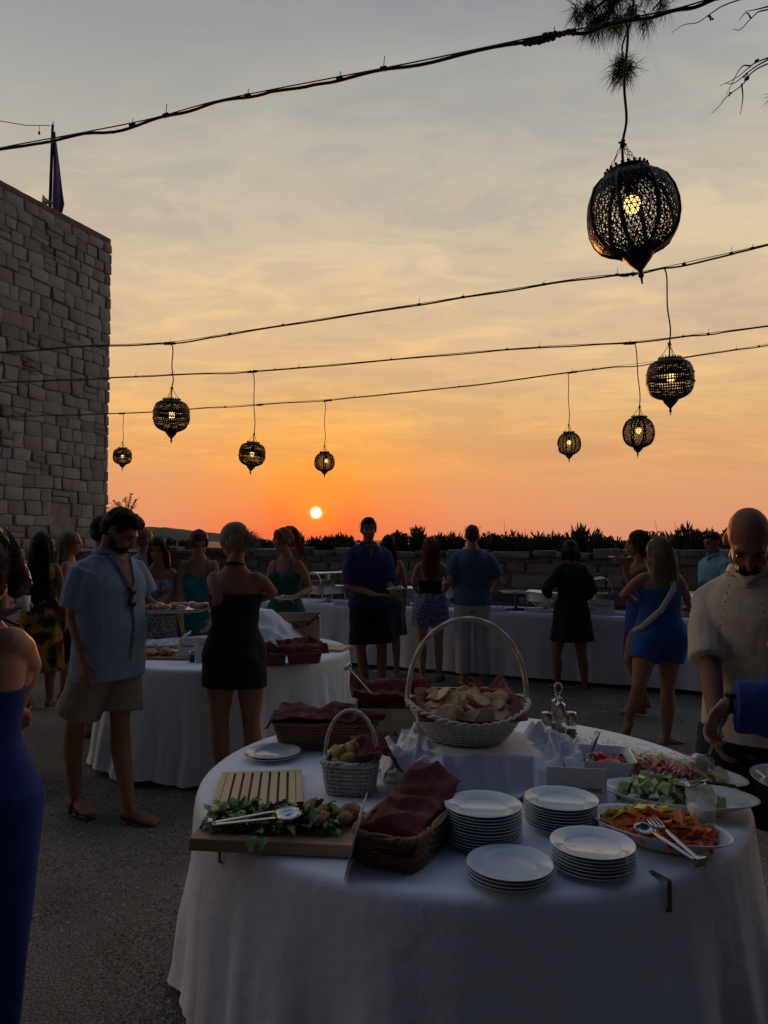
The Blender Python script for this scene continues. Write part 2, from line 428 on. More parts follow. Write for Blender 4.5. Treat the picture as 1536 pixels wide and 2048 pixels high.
def wpos(px, back=.35):
    """point on the wall top behind a picture column"""
    k = (px-768)/FPX; n = V((.431, .902, 0)); b = V((-6.2, 13.55, 0))+n*back
    t = (k*b.y-b.x)/(wd.x-k*wd.y)
    return b+wd*t
looks = [('rounded', 'clump'), ('spiky', 'blade')]
BL = [  # px, width px, top py, style, label
 (330, 46, 1070, 0, 'dark bush on the wall between the bearded man and the hill'), (372, 40, 1082, 0, 'low dark bush on the wall left of the woman in the teal top'),
 (520, 50, 1083, 0, 'low bush on the wall between the head wrap and the ponytail'),
 (594, 20, 1070, 1, 'tiny upright bush on the wall just under the setting sun'), (640, 34, 1082, 1, 'low spiky bush on the wall just right of the sun'),
 (690, 62, 1063, 0, 'rounded bush on the wall left of the tall man in the dark blue shirt'), (665, 22, 1074, 1, 'small spiky sprout between two bushes right of the sun'),
 (795, 54, 1064, 0, 'rounded bush on the wall left of the red haired woman'), (836, 36, 1058, 1, 'pointed bush on the wall right behind the red haired woman'),
 (882, 48, 1070, 0, 'bush on the wall left of the man in the polo shirt'), (908, 24, 1064, 1, 'spiky sprout at the left shoulder of the polo shirt man'),
 (985, 72, 1062, 0, 'rounded bush on the wall right of the man in the polo shirt'), (1030, 34, 1078, 1, 'low spiky bush on the wall half way to the woman in black'),
 (1085, 84, 1066, 1, 'large blade leaved bush left of the woman in black at the buffet'), (1170, 66, 1064, 1, 'blade leaved bush right of the woman in black at the buffet'),
 (1215, 60, 1070, 0, 'low bush on the wall left of the woman lifting a plate'), (1298, 40, 1062, 0, 'bush on the wall behind the red sunglasses'),
 (1365, 60, 1062, 1, 'blade leaved bush right of the long haired woman in blue'), (1415, 72, 1052, 0, 'tall rounded bush beside the bald man'), (1460, 60, 1056, 0, 'rounded bush hidden behind the bald head')]
for i, (px, w, top, stl, lb) in enumerate(BL):
    p = wpos(px); d = p.y; wid = w*d/FPX
    h = at(px, top, d).z-WH+.06
    bush(p.x, p.y, WH-.02, wid*.6, .22, h*(.88+.18*((i*7) % 5)/4), int(350+w*15), (leaf_a, leaf_b)[i % 2], lb, (.9, 1.5)[stl], looks[stl][1])
# dry grass stalks above the bushes
for px, py, lb in ((1008, 1040, 'thin dry stalk on the wall right of the polo shirt man'), (1310, 1040, 'thin dry grass stalk above the red sunglasses'), (1350, 1042, 'bent dry grass stalk right of the red sunglasses'), (1050, 1056, 'short dry stalk on the wall left of the woman in black')):
    p = wpos(px, .3); tip = at(px, py, p.y)
    b0 = V((p.x-rnd(-.05, .05), p.y, WH))
    MB().tube([b0, b0.lerp(tip, .55)+V((.01, 0, .02)), tip], [.004, .003, .0015], 4).build('grass_stalk', leaf_b, label=lb, cat='grass', group='dry stalks on the wall')
# shrubs at the tower foot and the tuft above the bearded man
tb = at(178, 1078, 13.6); bush(tb.x, tb.y, .2, .5, .3, 1.45, 420, leaf_a, 'dark shrub against the foot of the tower')
tb = at(254, 1030, 12.9); b_ = thing('juniper_sprig', 'spiky sprig sticking up above the bearded man', 'plant', (tb.x, tb.y, 0))
st, fo = MB(), MB()
for px, py in ((262, 990), (250, 996), (274, 998), (236, 1006), (268, 1010), (226, 1000), (258, 1004)):
    e = at(px, py, 12.9)-V((tb.x, tb.y, 0)); st.tube([(0, 0, 1.3), (e.x*.4, 0, e.z-.14), e], [.014, .009, .004], 4)
    for k in range(26):
        blade(fo, V((e.x*.7, 0, e.z-.1)).lerp(e, rnd(0, 1))+V((rnd(-.02, .02),)*3), V((rnd(-1, 1), rnd(-1, 1), rnd(-.2, 1))), rnd(.03, .07), .006)
for k in range(500):
    blade(fo, V((rnd(-.35, .45), rnd(-.2, .2), rnd(.4, 1.75)-abs(rnd(-.2, .2)))), V((rnd(-1, 1), rnd(-1, 1), rnd(0, 1))), rnd(.06, .12), .01)
st.tube([(0, 0, 0), (.02, 0, .7), (0, 0, 1.35)], [.04, .03, .016], 6)
st.build('stem', stem_m, b_); fo.build('foliage', leaf_a, b_, smooth=False)

# ---------------------------------------------------------------- festoon cables and lanterns
def smooth_path(pts, n=10):
    pts = [V(p) for p in pts]; out = []
    q = [pts[0]*2-pts[1]]+pts+[pts[-1]*2-pts[-2]]
    for i in range(1, len(q)-2):
        for k in range(n):
            t = k/n; a, b, c, d = q[i-1], q[i], q[i+1], q[i+2]
            out.append(.5*((2*b)+(c-a)*t+(2*a-5*b+4*c-d)*t*t+(3*b-a-3*c+d)*t**3))
    out.append(pts[-1]); return out
def cable(pix, yl, yr, r, label, sags, joints=(), n=8):
    """pix: picture columns and rows of the messenger wire; depth runs from yl at x=0 to yr at x=1536"""
    Yd = lambda px: 1/((1-px/1536)/yl+(px/1536)/yr)
    pts = [at(px, py, Yd(px)) for px, py in pix]
    t = thing('festoon_cable', label, 'cable', pts[0], 0, 'festoon cables over the terrace')
    o0 = pts[0]
    wire = smooth_path([p-o0 for p in pts], n)
    MB().tube(wire, r*.45, 5).build('messenger_wire', cable_m, t)
    pc = []; m = len(wire)
    for i, p in enumerate(wire):
        ph = i/(m-1)*sags; ph += .3*math.sin(ph*1.9+yl); s_ = abs(math.sin(pi*ph))
        pc.append(p+V((0, .008*math.sin(i*.7), -r*1.2-(.002+.045*max(0, nz(int(ph)*3.7, yl))**1.2)*s_)))
    MB().tube(pc, r, 6).build('power_cable', cable_m, t)
    for k in range(1, int(sags)):
        i = min(m-2, int(round((k+.35*math.sin(k*2.3+yl))/sags*(m-1)))); p = (wire[i]+pc[i])/2
        d = (wire[min(i+1, m-1)]-wire[max(i-1, 0)]).normalized()
        MB().tube([p-d*.012, p+d*.012], r*1.6, 6).tube([p, p+V((.004, -.004, (.02 if k % 3 else .04)+r))], r*.25, 4).build('cable_tie', cable_m, t)
    for jx in joints:
        i = min(range(m), key=lambda i: abs((o0+wire[i]).x/(o0+wire[i]).y-(jx-768)/FPX)); p = pc[i]
        d = (wire[min(i+1, m-1)]-wire[max(i-1, 0)]).normalized()
        mb = MB()
        for q in range(7): mb.ell(p+d*(q-3)*r*2.6+V((0, 0, rnd(-.5, .4)*r)), (r*rnd(1.8, 2.9), r*rnd(1.5, 2.3), r*rnd(1.5, 2.6)), None, 7, 5)
        mb.build('taped_joint', cable_m, t, smooth=False)
    return t
cable([(-260, 352), (0, 296), (150, 268), (300, 238), (420, 205), (540, 180), (660, 157), (840, 122), (1060, 76), (1160, 58), (1260, 36), (1350, 18), (1440, -8), (1560, -40), (1800, -110)], 3.2, 2.3, .006,
      'thick black festoon cable nearest the camera, across the top of the frame', 12, (1090, 1130))
cable([(-200, 716), (0, 704), (160, 692), (340, 684), (500, 660), (680, 632), (860, 604), (1030, 577), (1170, 555), (1265, 546), (1330, 534), (1440, 510), (1536, 488), (1750, 440)], 6.5, 4.6, .006,
      'second festoon cable, carrying the banded lantern left of the sun', 14, (338, 1262))
cable([(-200, 772), (0, 764), (210, 755), (360, 748), (505, 742), (700, 726), (920, 706), (1100, 692), (1260, 684), (1400, 668), (1536, 651), (1750, 622)], 8.8, 6.6, .0065,
      'third festoon cable, crossing the middle of the sky', 14, (502, 1262))
cable([(-120, 834), (0, 831), (244, 826), (380, 817), (520, 808), (655, 799), (800, 785), (960, 768), (1145, 743), (1300, 724), (1420, 706), (1536, 688), (1750, 650)], 12.6, 8.2, .0065,
      'fourth and farthest festoon cable, lowest in the sky', 14, (244, 515, 655, 1147))

glow = mat('bulb_glow', (1, .66, .19), .4, emit=2.3)
gold_inside = mat('lantern_metal', (.03, .022, .014), .5, .8)
def globe_prof(kind):
    if kind == 'drop':      # apple shape that runs to a pointed foot
        return [(.062, .152), (.095, .136), (.124, .107), (.142, .065), (.15, .02), (.149, -.02), (.138, -.06), (.118, -.09), (.092, -.108), (.064, -.12), (.045, -.13)]
    return [(.064, .142), (.1, .136), (.13, .115), (.145, .075), (.15, .03), (.15, -.01), (.143, -.05), (.125, -.08), (.096, -.1), (.064, -.112), (.045, -.12)]
def prof_at(pr, t):
    q = t*(len(pr)-1); i = min(int(q), len(pr)-2); f = q-i
    return pr[i][0]+(pr[i+1][0]-pr[i][0])*f, pr[i][1]+(pr[i+1][1]-pr[i][1])*f
def lattice_mesh(kind, rows, cols, ins, jit, seed, solid_rows=()):
    """pierced sheet metal: every cell of a jittered net keeps only its rim"""
    random.seed(seed); pr = globe_prof(kind); bm = bmesh.new(); g = []
    for i in range(rows+1):
        row = []
        for j in range(cols):
            t = (i+(rnd(-jit, jit) if 0 < i < rows else 0))/rows; a = 2*pi*(j+.5*(i % 2)+rnd(-jit, jit))/cols
            r, z = prof_at(pr, t); row.append(bm.verts.new((r*math.cos(a), r*math.sin(a), z)))
        g.append(row)
    fs = []
    for i in range(rows):
        for j in range(cols):
            j2 = (j+1) % cols
            if i % 2 == 0: tr = [(g[i][j], g[i][j2], g[i+1][j]), (g[i+1][j], g[i][j2], g[i+1][j2])]
            else: tr = [(g[i][j], g[i+1][j2], g[i+1][j]), (g[i][j], g[i][j2], g[i+1][j2])]
            if kind == 'drop':
                for q in tr: fs.append((bm.faces.new(q), i))
            else: fs.append((bm.faces.new((g[i][j], g[i][j2], g[i+1][j2], g[i+1][j])), i))
    open_ = [f for f, i in fs if i not in solid_rows]
    bmesh.ops.recalc_face_normals(bm, faces=bm.faces[:])
    bmesh.ops.inset_individual(bm, faces=open_, thickness=ins, depth=0, use_even_offset=True)
    bmesh.ops.delete(bm, geom=open_, context='FACES_ONLY')
    me = bpy.data.meshes.new('globe'); bm.to_mesh(me); bm.free(); me.materials.append(gold_inside)
    return me
GLOBES = {'drop': lattice_mesh('drop', 21, 56, .0017, .22, 3), 'round': lattice_mesh('round', 22, 56, .0034, .08, 5, (0, 8, 23))}
random.seed(11)
def lantern(px, py, Y, wpx, kind, cord_px, cord_py, label, tilt=(0, 0), bulb=(0, 0), rz=0.):
    """px,py: middle of the globe; wpx: its width; cord_*: where its cord leaves the cable"""
    c = at(px, py, Y); k = wpx*Y/FPX/.3
    t = thing('lantern', label, 'lantern', c-V((0, 0, 0)), rz, 'pierced metal lanterns on the cables')
    t.scale = (k, k, k); t.rotation_euler = (tilt[0], tilt[1], rz)
    g = link('globe', GLOBES[kind], t); q = g.modifiers.new('s', 'SOLIDIFY'); q.thickness = .0015
    pr = globe_prof(kind); zt = pr[0][1]; zb = pr[-1][1]
    if kind == 'drop':
        for j in range(8):
            a = 2*pi*j/8; pts = [(V((math.cos(a)*r*1.012, math.sin(a)*r*1.012, z))) for r, z in pr]
            MB().tube(pts, .0085, 5, flat=.5).build('rib', black_iron, t)
    else:
        for zz, rr in ((.075, .149), (.015, .1515)):
            MB().tube([(rr*math.cos(2*pi*j/32), rr*math.sin(2*pi*j/32), zz-.02) for j in range(32)], .0045, 5, loop=True).build('band', black_iron, t)
    MB().lathe([(.05, zb+.006), (.052, zb), (.04, zb-.018), (.02, zb-.04), (.009, zb-.052), (.006, zb-.062), (.009, zb-.068), (.0095, zb-.073), (.004, zb-.08), (.003, zb-.098), (.0005, zb-.1)], 16).build('finial', black_iron, t)
    cr = MB().lathe([(.07, zt-.004), (.073, zt), (.07, zt+.012), (.066, zt+.012), (.064, zt-.003)], 28)
    for j in range(22):
        a = 2*pi*j/22; cr.ell((.07*math.cos(a), .07*math.sin(a), zt+.016), (.0055, .0055, .006), None, 6, 4)
    cr.build('crown_ring', black_iron, t)
    ap = V((0, 0, zt+.11))
    ch = MB()
    for j in range(3):
        a = 2*pi*j/3+.5; b0 = V((.066*math.cos(a), .066*math.sin(a), zt+.012)); nl = 6
        for q in range(nl):
            p0, p1 = b0.lerp(ap, q/nl), b0.lerp(ap, (q+1)/nl); d = (p1-p0); s_ = d.cross(V((0, 0, 1)) if q % 2 else d.orthogonal()).normalized()*.0045
            if s_.length < 1e-5: s_ = d.orthogonal().normalized()*.0045
            ch.tube([p0-d*.1, p0+d*.3+s_, p1-d*.3+s_, p1+d*.1, p1-d*.3-s_, p0+d*.3-s_], .0013, 4, loop=True)
    ch.build('chain', black_iron, t)
    MB().tube([ap-V((.004, 0, .012)), ap+V((.004, 0, .012))], .008, 6).tube([ap+V((-.014, 0, .004)), ap+V((.014, 0, -.004))], .004, 5).build('knot', cable_m, t)
    cp = at(cord_px, cord_py, Y); M4 = Matrix.Translation(t.location) @ Euler(t.rotation_euler).to_matrix().to_4x4() @ Matrix.Scale(k, 4)
    top = M4.inverted() @ cp
    bz = zt-.075
    mid = ap.lerp(top, .5)+V((.006*rnd(-1, 1), 0, 0))
    pts = smooth_path([V((bulb[0], bulb[1], bz+.02)), V((bulb[0]*.5, 0, zt+.03)), ap, ap.lerp(top, .2)+V((.012, 0, 0)), mid, ap.lerp(top, .85)+V((.008, 0, 0)), top-V((0, 0, .012)), top+V((-.02, 0, .004))], 6)
    MB().tube(pts, .0048/k*(1 if Y > 4 else .95), 7).build('cord', cable_m, t)
    MB().lathe([(.017, bz+.03), (.017, bz-.012), (.014, bz-.02)], 12, c=(bulb[0], bulb[1], 0)).build('socket', black_iron, t)
    MB().ell((bulb[0], bulb[1], bz-.045), (.027, .027, .031), None, 14, 10).build('bulb', glow, t)
    return t
lantern(1266, 436, 2.45, 181, 'drop', 1252, 44, 'largest lantern, ribbed and leaf pierced, hanging at the upper right', (R(-3), R(-6)), (-.015, -.03), .2)
lantern(1340, 764, 4.85, 92, 'round', 1330, 536, 'round dotted lantern directly below the largest one', bulb=(0, -.02))
lantern(1277, 868, 7.0, 63, 'drop', 1270, 686, 'small pointed lantern just left of the dotted one at right', (0, R(3)), (0, 0))
lantern(1138, 890, 9.35, 47, 'drop', 1136, 746, 'smallest pointed lantern at right, left of the other three', (0, 0), (0, 0), .3)
lantern(343, 836, 6.2, 72, 'round', 344, 688, 'largest banded lantern of the left half, near the tower', (0, 0), (0, 0))
lantern(504, 912, 8.3, 53, 'round', 507, 746, 'tilted banded lantern midway between the tower and the sun', (0, R(5)), (0, 0), .4)
lantern(649, 926, 11.0, 40, 'drop', 650, 802, 'small pointed lantern right above the setting sun', (0, 0), (.03, 0))
lantern(245, 915, 12.1, 37, 'round', 246, 828, 'smallest banded lantern, close to the tower corner', (0, 0), (0, 0), .6)

# ---------------------------------------------------------------- mast, flag and horn on the tower
fp = at(100, 402, 15.9)
fl = thing('flag_mast', 'thin mast with a limp purple flag on top of the tower', 'flag', (fp.x, fp.y, TH-.05))
ztop = at(103, 250, 15.9).z-(TH-.05)
MB().tube([(0, 0, 0), (.03, 0, ztop)], [.04, .03], 8).build('pole', wire_m, fl)
MB().tube([(.03, 0, ztop), (.03, 0, ztop+.08)], .006, 4).tube([(.055, 0, ztop-.02), (.055, 0, ztop+.08)], .006, 4).build('spike', wire_m, fl)
def flagf(u, v):
    w = .05+.27*max(0, v)**1.3*(1.0 if v < .85 else (1-(v-.85)*3))
    return (.04+w*u+.01*math.sin(6*v), .05*math.sin(u*7+v*2)*min(1, v*2), ztop*.93-(ztop*.93-.1)*v)
MB().grid(14, 26, flagf).build('flag', mat('purple_flag', (.2, .13, .45), .8, bump=(30, .3)), fl, solid=.006)
hp = at(90, 384, 15.6)
hn = thing('horn_loudspeaker', 'small grey horn loudspeaker beside the flag mast', 'loudspeaker', (hp.x, hp.y, TH-.02), R(-60))
hm = mat('horn_grey', (.3, .3, .29), .6)
MB().lathe([(.03, -.16), (.04, -.1), (.05, -.05), (.085, 0), (.13, .04), (.135, .045), (.12, .04), (.075, 0), (.03, -.05)], 20).build('horn', hm, hn, (0, 0, .26), (R(90), 0, 0))
MB().tube([(0, .02, 0), (0, .02, .2)], .02, 6).build('bracket', wire_m, hn)
a0, a1 = at(0, 241, 15.2)-at(100, 251, 15.9), V((0, 0, 0))
sl = thing('string_light', 'thin wire with one small bulb running off the mast', 'cable', at(100, 251, 15.9))
MB().tube([a0*1.6, a0+V((0, 0, -.01)), a0*.5+V((0, 0, -.05)), a1], .008, 5).build('wire', wire_m, sl)
bp = a0*.22+V((0, 0, -.03))
MB().tube([bp, bp-V((0, 0, .12))], .006, 4).ell(bp-V((0, 0, .16)), (.025, .025, .045), None, 8, 6).build('bulb', wire_m, sl)

# ---------------------------------------------------------------- pine overhead
needle = mat('pine_needle', (.06, .1, .03), .6, var=(3, (.1, .13, .045), .2))
bark = mat('pine_bark', (.06, .042, .03), .95, bump=(60, .6))
pine = thing('pine_tree', 'pine tree whose needle tufts and bare twigs hang into the upper right', 'tree', (5.6, 3.6, 0))
P0 = V((5.6, 3.6, 0))
tr = MB(); tr.tube(smooth_path([(0, 0, 0), (-.12, 0, 1.6), (.1, .1, 3.2), (-.1, .0, 4.6), (-.5, -.1, 5.8)], 5), [.2-.0066*i for i in range(21)], 10)
organic(tr, 'trunk', bark, pine, .02, 1, ((.06, .04),))
br = MB(); tw = MB(); nd = MB()
def branch(pts, r0, r1, mb=br):
    p = smooth_path([V(q)-P0 for q in pts], 5); m = len(p)
    mb.tube(p, [r0+(r1-r0)*i/(m-1) for i in range(m)], 5); return p
def tuft(c, n, l, spread=1.3, down=.5):
    c = V(c)
    for i in range(n):
        d = V((rnd(-1, 1), rnd(-1, 1), rnd(-1, 1)-down*.6)).normalized(); d = (d*spread+V((0, 0, -down))).normalized()
        p = c+V((rnd(-.02, .02), rnd(-.02, .02), rnd(-.02, .02))); L_ = l*rnd(.6, 1.1)
        e = p+d*L_+V((0, 0, -.06*L_)); a = d.orthogonal().normalized()*.0017
        b = len(nd.v); nd.v += [tuple(p+a), tuple(p-a), tuple(p+d*L_*.5-a*.9), tuple(p+d*L_*.5+a*.9), tuple(e)]; nd.f += [(b, b+1, b+2, b+3), (b+3, b+2, b+4)]
YP = 3.3
q = lambda px, py, Y=YP: at(px, py, Y)
limb = [P0+V((-.1, 0, 4.4)), (3.6, 3.5, 4.45), q(1560, -170), q(1420, -110), q(1300, -50), q(1235, 0)]
branch(limb, .06, .012)
branch([q(1300, -50), q(1225, -10), q(1180, 25)], .01, .005); branch([q(1270, -25), q(1262, 40), q(1245, 90), q(1247, 128)], .006, .003)
branch([q(1420, -110), q(1360, -40), q(1305, 20)], .012, .004)
for px, py, n, l in ((1180, 8, 150, .13), (1205, 22, 190, .14), (1225, 0, 170, .13), (1245, 30, 150, .13), (1200, -20, 170, .13), (1270, 5, 130, .12), (1298, 28, 90, .11), (1240, -40, 200, .14), (1190, 40, 80, .11), (1228, 52, 70, .1), (1330, -10, 60, .1), (1300, -30, 130, .12), (1160, 4, 90, .12), (1322, 18, 70, .11), (1215, 35, 90, .12)):
    c = q(px, py)-P0+V((0, rnd(-.06, .06), 0)); tuft(c, int(n*1.5), l)
for px, py, n in ((1236, 138, 90), (1258, 132, 80), (1246, 120, 70), (1248, 145, 70)): tuft(q(px, py)-P0, n*2, .105, 1.3, .35)
# bare twigs at the right edge
Y2 = 3.0
for pts in ([(1700, -60), (1560, -20), (1460, 0), (1425, 22), (1400, 40), (1365, 54), (1340, 70)], [(1660, 10), (1536, 16), (1505, 36), (1480, 62), (1462, 66)], [(1536, 16), (1515, 14), (1494, 18)], [(1505, 36), (1490, 30), (1478, 40)],
            [(1680, 80), (1536, 114), (1500, 132), (1470, 160), (1436, 178)], [(1660, 90), (1536, 128), (1500, 150), (1484, 172), (1455, 190), (1442, 208), (1422, 228)], [(1500, 132), (1480, 140), (1455, 186)],
            [(1487, 165), (1482, 200), (1480, 232)], [(1536, 122), (1510, 130), (1475, 158), (1450, 172)]):
    p = [at(a, b, Y2) for a, b in pts]; p = smooth_path([x-P0+V((rnd(-.004, .004), rnd(-.02, .02), rnd(-.004, .004))) for x in p], 4)
    tw.tube(p, [.0036-.0026*i/(len(p)-1) for i in range(len(p))], 5)
for px, py, r in ((1494, 158, .012), (1512, 122, .008), (1422, 36, .008), (1460, 188, .006), (1490, 150, .008)):
    for k in range(5): tw.ell(at(px, py, Y2)-P0+V((rnd(-.01, .01), 0, rnd(-.008, .008))), (r*rnd(.4, .9), r*.6, r*rnd(.3, .7)), Euler((rnd(0, 3), rnd(0, 3), 0)).to_matrix(), 6, 4)
tuft(at(1552, 190, Y2)-P0, 60, .08)
# the rest of the crown, out of frame
for i in range(16):
    a = rnd(0, 2*pi); e = V((5.4+rnd(.6, 1.6)*math.cos(a), 3.4+1.6*math.sin(a)*rnd(.5, 1), rnd(4.9, 6.6)))
    if e.x < 4.2: continue
    branch([P0+V((-.2, 0, rnd(4.2, 5.7))), e], .03, .008)
    for k in range(5): tuft(e-P0+V((rnd(-.3, .3), rnd(-.3, .3), rnd(-.2, .2))), 70, .16)
br.build('limbs', bark, pine); tw.build('bare_twigs', bark, pine); nd.build('crown', needle, pine, smooth=False)
# ---------------------------------------------------------------- tables
linen = mat('white_linen', (.74, .77, .82), .6, bump=(14, .35, .02), sheen=.15)
linen_fine = mat('white_voile', (.72, .71, .76), .8, bump=(30, .25, .01), sheen=.3)
red = mat('red_napkin', (.085, .011, .011), .9, bump=(220, .35, .004), var=(14, (.13, .016, .015), .25))
china = mat('white_china', (.62, .66, .68), .12)
china2 = mat('white_porcelain', (.7, .7, .7), .16)
steel = mat('polished_steel', (.42, .41, .4), .2, 1.)
steel_dark = mat('dark_steel', (.12, .12, .12), .35, 1.)
blackp = mat('black_plastic', (.012, .012, .014), .35)
bamboo = mat('bamboo', (.5, .34, .19), .5, bump=(60, .2, .004), var=(26, (.62, .45, .26), .2), stretch=(1, .06, 1))
oak = mat('oak_board', (.27, .16, .08), .55, bump=(50, .3, .004), var=(24, (.4, .25, .13), .2), stretch=(.1, 1, 1))
wicker_w = mat('white_wicker', (.5, .47, .42), .7, bump=(120, .3, .003), var=(40, (.6, .57, .52), .2))
wicker_b = mat('brown_wicker', (.2, .105, .055), .7, bump=(120, .3, .003), var=(30, (.3, .17, .09), .2))
handle_w = mat('cane_handle', (.52, .46, .37), .6, bump=(90, .3, .003))
crust = mat('toast_crust', (.24, .11, .04), .8, bump=(70, .5, .004), var=(30, (.46, .29, .13), .2))
crumb = mat('toast_crumb', (.62, .46, .27), .9, bump=(90, .7, .004), var=(60, (.6, .43, .23), .2))
card = mat('white_card', (.68, .66, .64), .7)
ink = mat('black_ink', (.015, .015, .018), .7)
TZ = .757

def round_table(cx, cy, Rt, label, cl_label, seed, fold=.035, flare=.07, hem=.02):
    t = thing('round_table', label, 'table', (cx, cy, 0), 0, 'round buffet tables')
    wood = mat('plywood', (.3, .2, .12), .8)
    MB().lathe([(.001, .70), (Rt-.03, .70), (Rt-.02, .715), (Rt-.03, .74), (.001, .74)], 48).build('tabletop', wood, t)
    for j in range(4):
        a = pi/4+j*pi/2; MB().tube([(.5*math.cos(a), .5*math.sin(a), 0), (.5*math.cos(a), .5*math.sin(a), .7)], .02, 8).build('leg', steel_dark, t)
    rs = random.Random(seed); n = 360
    comp = [(rs.randint(9, 34), rs.uniform(0, 6.3), rs.uniform(.3, 1)) for _ in range(7)]
    tot = sum(c[2] for c in comp)
    def fold_at(a):
        c_, d_ = math.cos(a), math.sin(a)
        v = 0
        for k, w in ((2.2, .9), (5.0, 1.0), (9.5, .55), (17, .2)):
            x = nz(c_*k+seed*3.1, d_*k, k+seed); v += w*math.copysign(abs(x)**.8, x)
        return v*.9
    rings = []
    for i in range(9):
        r = max(.002, (Rt-.03)*i/8); rings.append([(r*math.cos(2*pi*j/n), r*math.sin(2*pi*j/n), .755+.0012*nz(r*5*math.cos(2*pi*j/n), r*5*math.sin(2*pi*j/n), seed)) for j in range(n)])
    for k in (.3, .6, .9):
        a = k*pi/2; rr, zz = Rt-.03+.03*math.sin(a), .755-.03*(1-math.cos(a))
        rings.append([(rr*math.cos(2*pi*j/n), rr*math.sin(2*pi*j/n), zz) for j in range(n)])
    for i in range(1, 25):
        q = i/24; ring = []
        for j in range(n):
            a = 2*pi*j/n; f = fold_at(a)
            hh = hem+.012*math.sin(a*13+seed)
            z = .725-(.725-hh)*q
            cr_ = .004*math.exp(-((z-.42)/.006)**2)+.003*math.exp(-((a*Rt*3) % 1.0-.5)**2/.0004)
            r = Rt+flare*q+fold*(fold_at(a+.03*math.sin(z*7+seed)*q))*min(1, q*1.5)*(.45+.8*q)+.01*q*nz(5*math.cos(a), 5*math.sin(a), z*4+seed)+cr_+.008*max(0, q-.93)/.07*(1+nz(9*math.cos(a), 9*math.sin(a), 3))
            ring.append((r*math.cos(a), r*math.sin(a), z))
        rings.append(ring)
    mb = MB(); mb.loft(rings, cap=False)
    c = mb.build('tablecloth', linen, None, (cx, cy, 0), label=cl_label, cat='tablecloth', group='white round tablecloths')
    return t
T1 = V((.29, 2.72, 0)); R1 = .945
T2 = V((-1.2, 5.78, 0)); R2 = .93
round_table(T1.x, T1.y, R1, 'round buffet table in the foreground under a white cloth', 'white floor length cloth over the foreground round table', 3, .062, .075)
round_table(T2.x, T2.y, R2, 'round buffet table in the middle under a white cloth', 'white floor length cloth over the round table behind the woman in black', 8, .075, .05)

# long buffet
BA, BB = V((-2.6, 10.6, 0)), V((4.4, 7.26, 0)); bd = (BB-BA).normalized(); bn = V((-bd.y, bd.x, 0)); BLn = (BB-BA).length
brot = math.atan2(bd.y, bd.x)
bt = thing('buffet_table', 'long buffet table in front of the stone wall', 'table', BA, brot)
MB().box((BLn/2, .38, .73), (BLn-.04, .7, .03)).build('tabletop', mat('plywood', (.3, .2, .12)), bt, smooth=False)
for k in range(5):
    for yy in (.1, .66): MB().tube([(.3+k*(BLn-.6)/4, yy, 0), (.3+k*(BLn-.6)/4, yy, .72)], .018, 6).build('leg', steel_dark, bt)
def skirt(u, v):
    x = BLn*u
    if v < .35: y = .74*(1-v/.35)+.0; z = .762; return (x, y, z)
    q = (v-.35)/.65
    return (x, -.012-.03*q+.014*q*math.sin(x*9+1.3*math.sin(x*2.1))+.008*q*math.sin(x*23), .755-.725*q)
MB().grid(300, 20, skirt).build('tablecloth', linen, None, BA, (0, 0, brot), label='long white cloth hanging from the buffet by the wall', cat='tablecloth')
def bpt(px, y=.35):
    """point on the buffet top behind a picture column, y metres from its front edge"""
    k = (px-768)/FPX; b = BA+bn*y; t = (k*b.y-b.x)/(bd.x-k*bd.y); p = b+bd*t; p.z = .764; return p

# ---------------------------------------------------------------- makers for the table ware
def plate_mesh(d):
    r = d/2
    mb = MB().lathe([(.001, .004), (r*.6, .004), (r*.64, .006), (r*.72, .0125), (r*.97, .0175), (r*.995, .0185), (r, .0172), (r*.98, .0152), (r*.72, .0095), (r*.62, .0012), (r*.58, 0), (r*.55, .0012), (.001, .0018)], 48)
    me = mb.mesh('plate'); me.materials.append(china); return me
PM = plate_mesh(.215)
ORD = ['', 'second', 'third', 'fourth', 'fifth', 'sixth', 'seventh', 'eighth', 'ninth', 'tenth', 'eleventh', 'twelfth', 'thirteenth']
def plate_stack(x, y, n, lb, top_lb, z=TZ, step=.0082, grp='stacked dinner plates', scale=1.):
    for i in range(n):
        link('plate', PM, None, (x+rnd(-.002, .002), y+rnd(-.002, .002), z+i*step*scale), (0, 0, rnd(0, 6)), top_lb if i == n-1 else ORD[n-1-i]+' plate from the top '+lb, 'plate', grp, scale=scale)
plate_stack(.278, 2.095, 12, 'of the tallest stack in front of the riser', 'top plate of the tallest stack, in front of the draped riser')
plate_stack(.522, 2.215, 9, 'of the stack beside the vegetables card', 'top plate of the stack beside the vegetables card')
plate_stack(.312, 1.875, 4, 'of the low stack at the table front', 'top plate of the lowest stack at the table front')
plate_stack(.538, 1.935, 7, 'of the stack beside the carrot dish', 'top plate of the stack beside the carrot dish')
p = on(545, 1514, TZ); plate_stack(p.x, p.y, 2, 'of the pair behind the slatted board', 'upper plate of the pair behind the slatted board', scale=1.0)

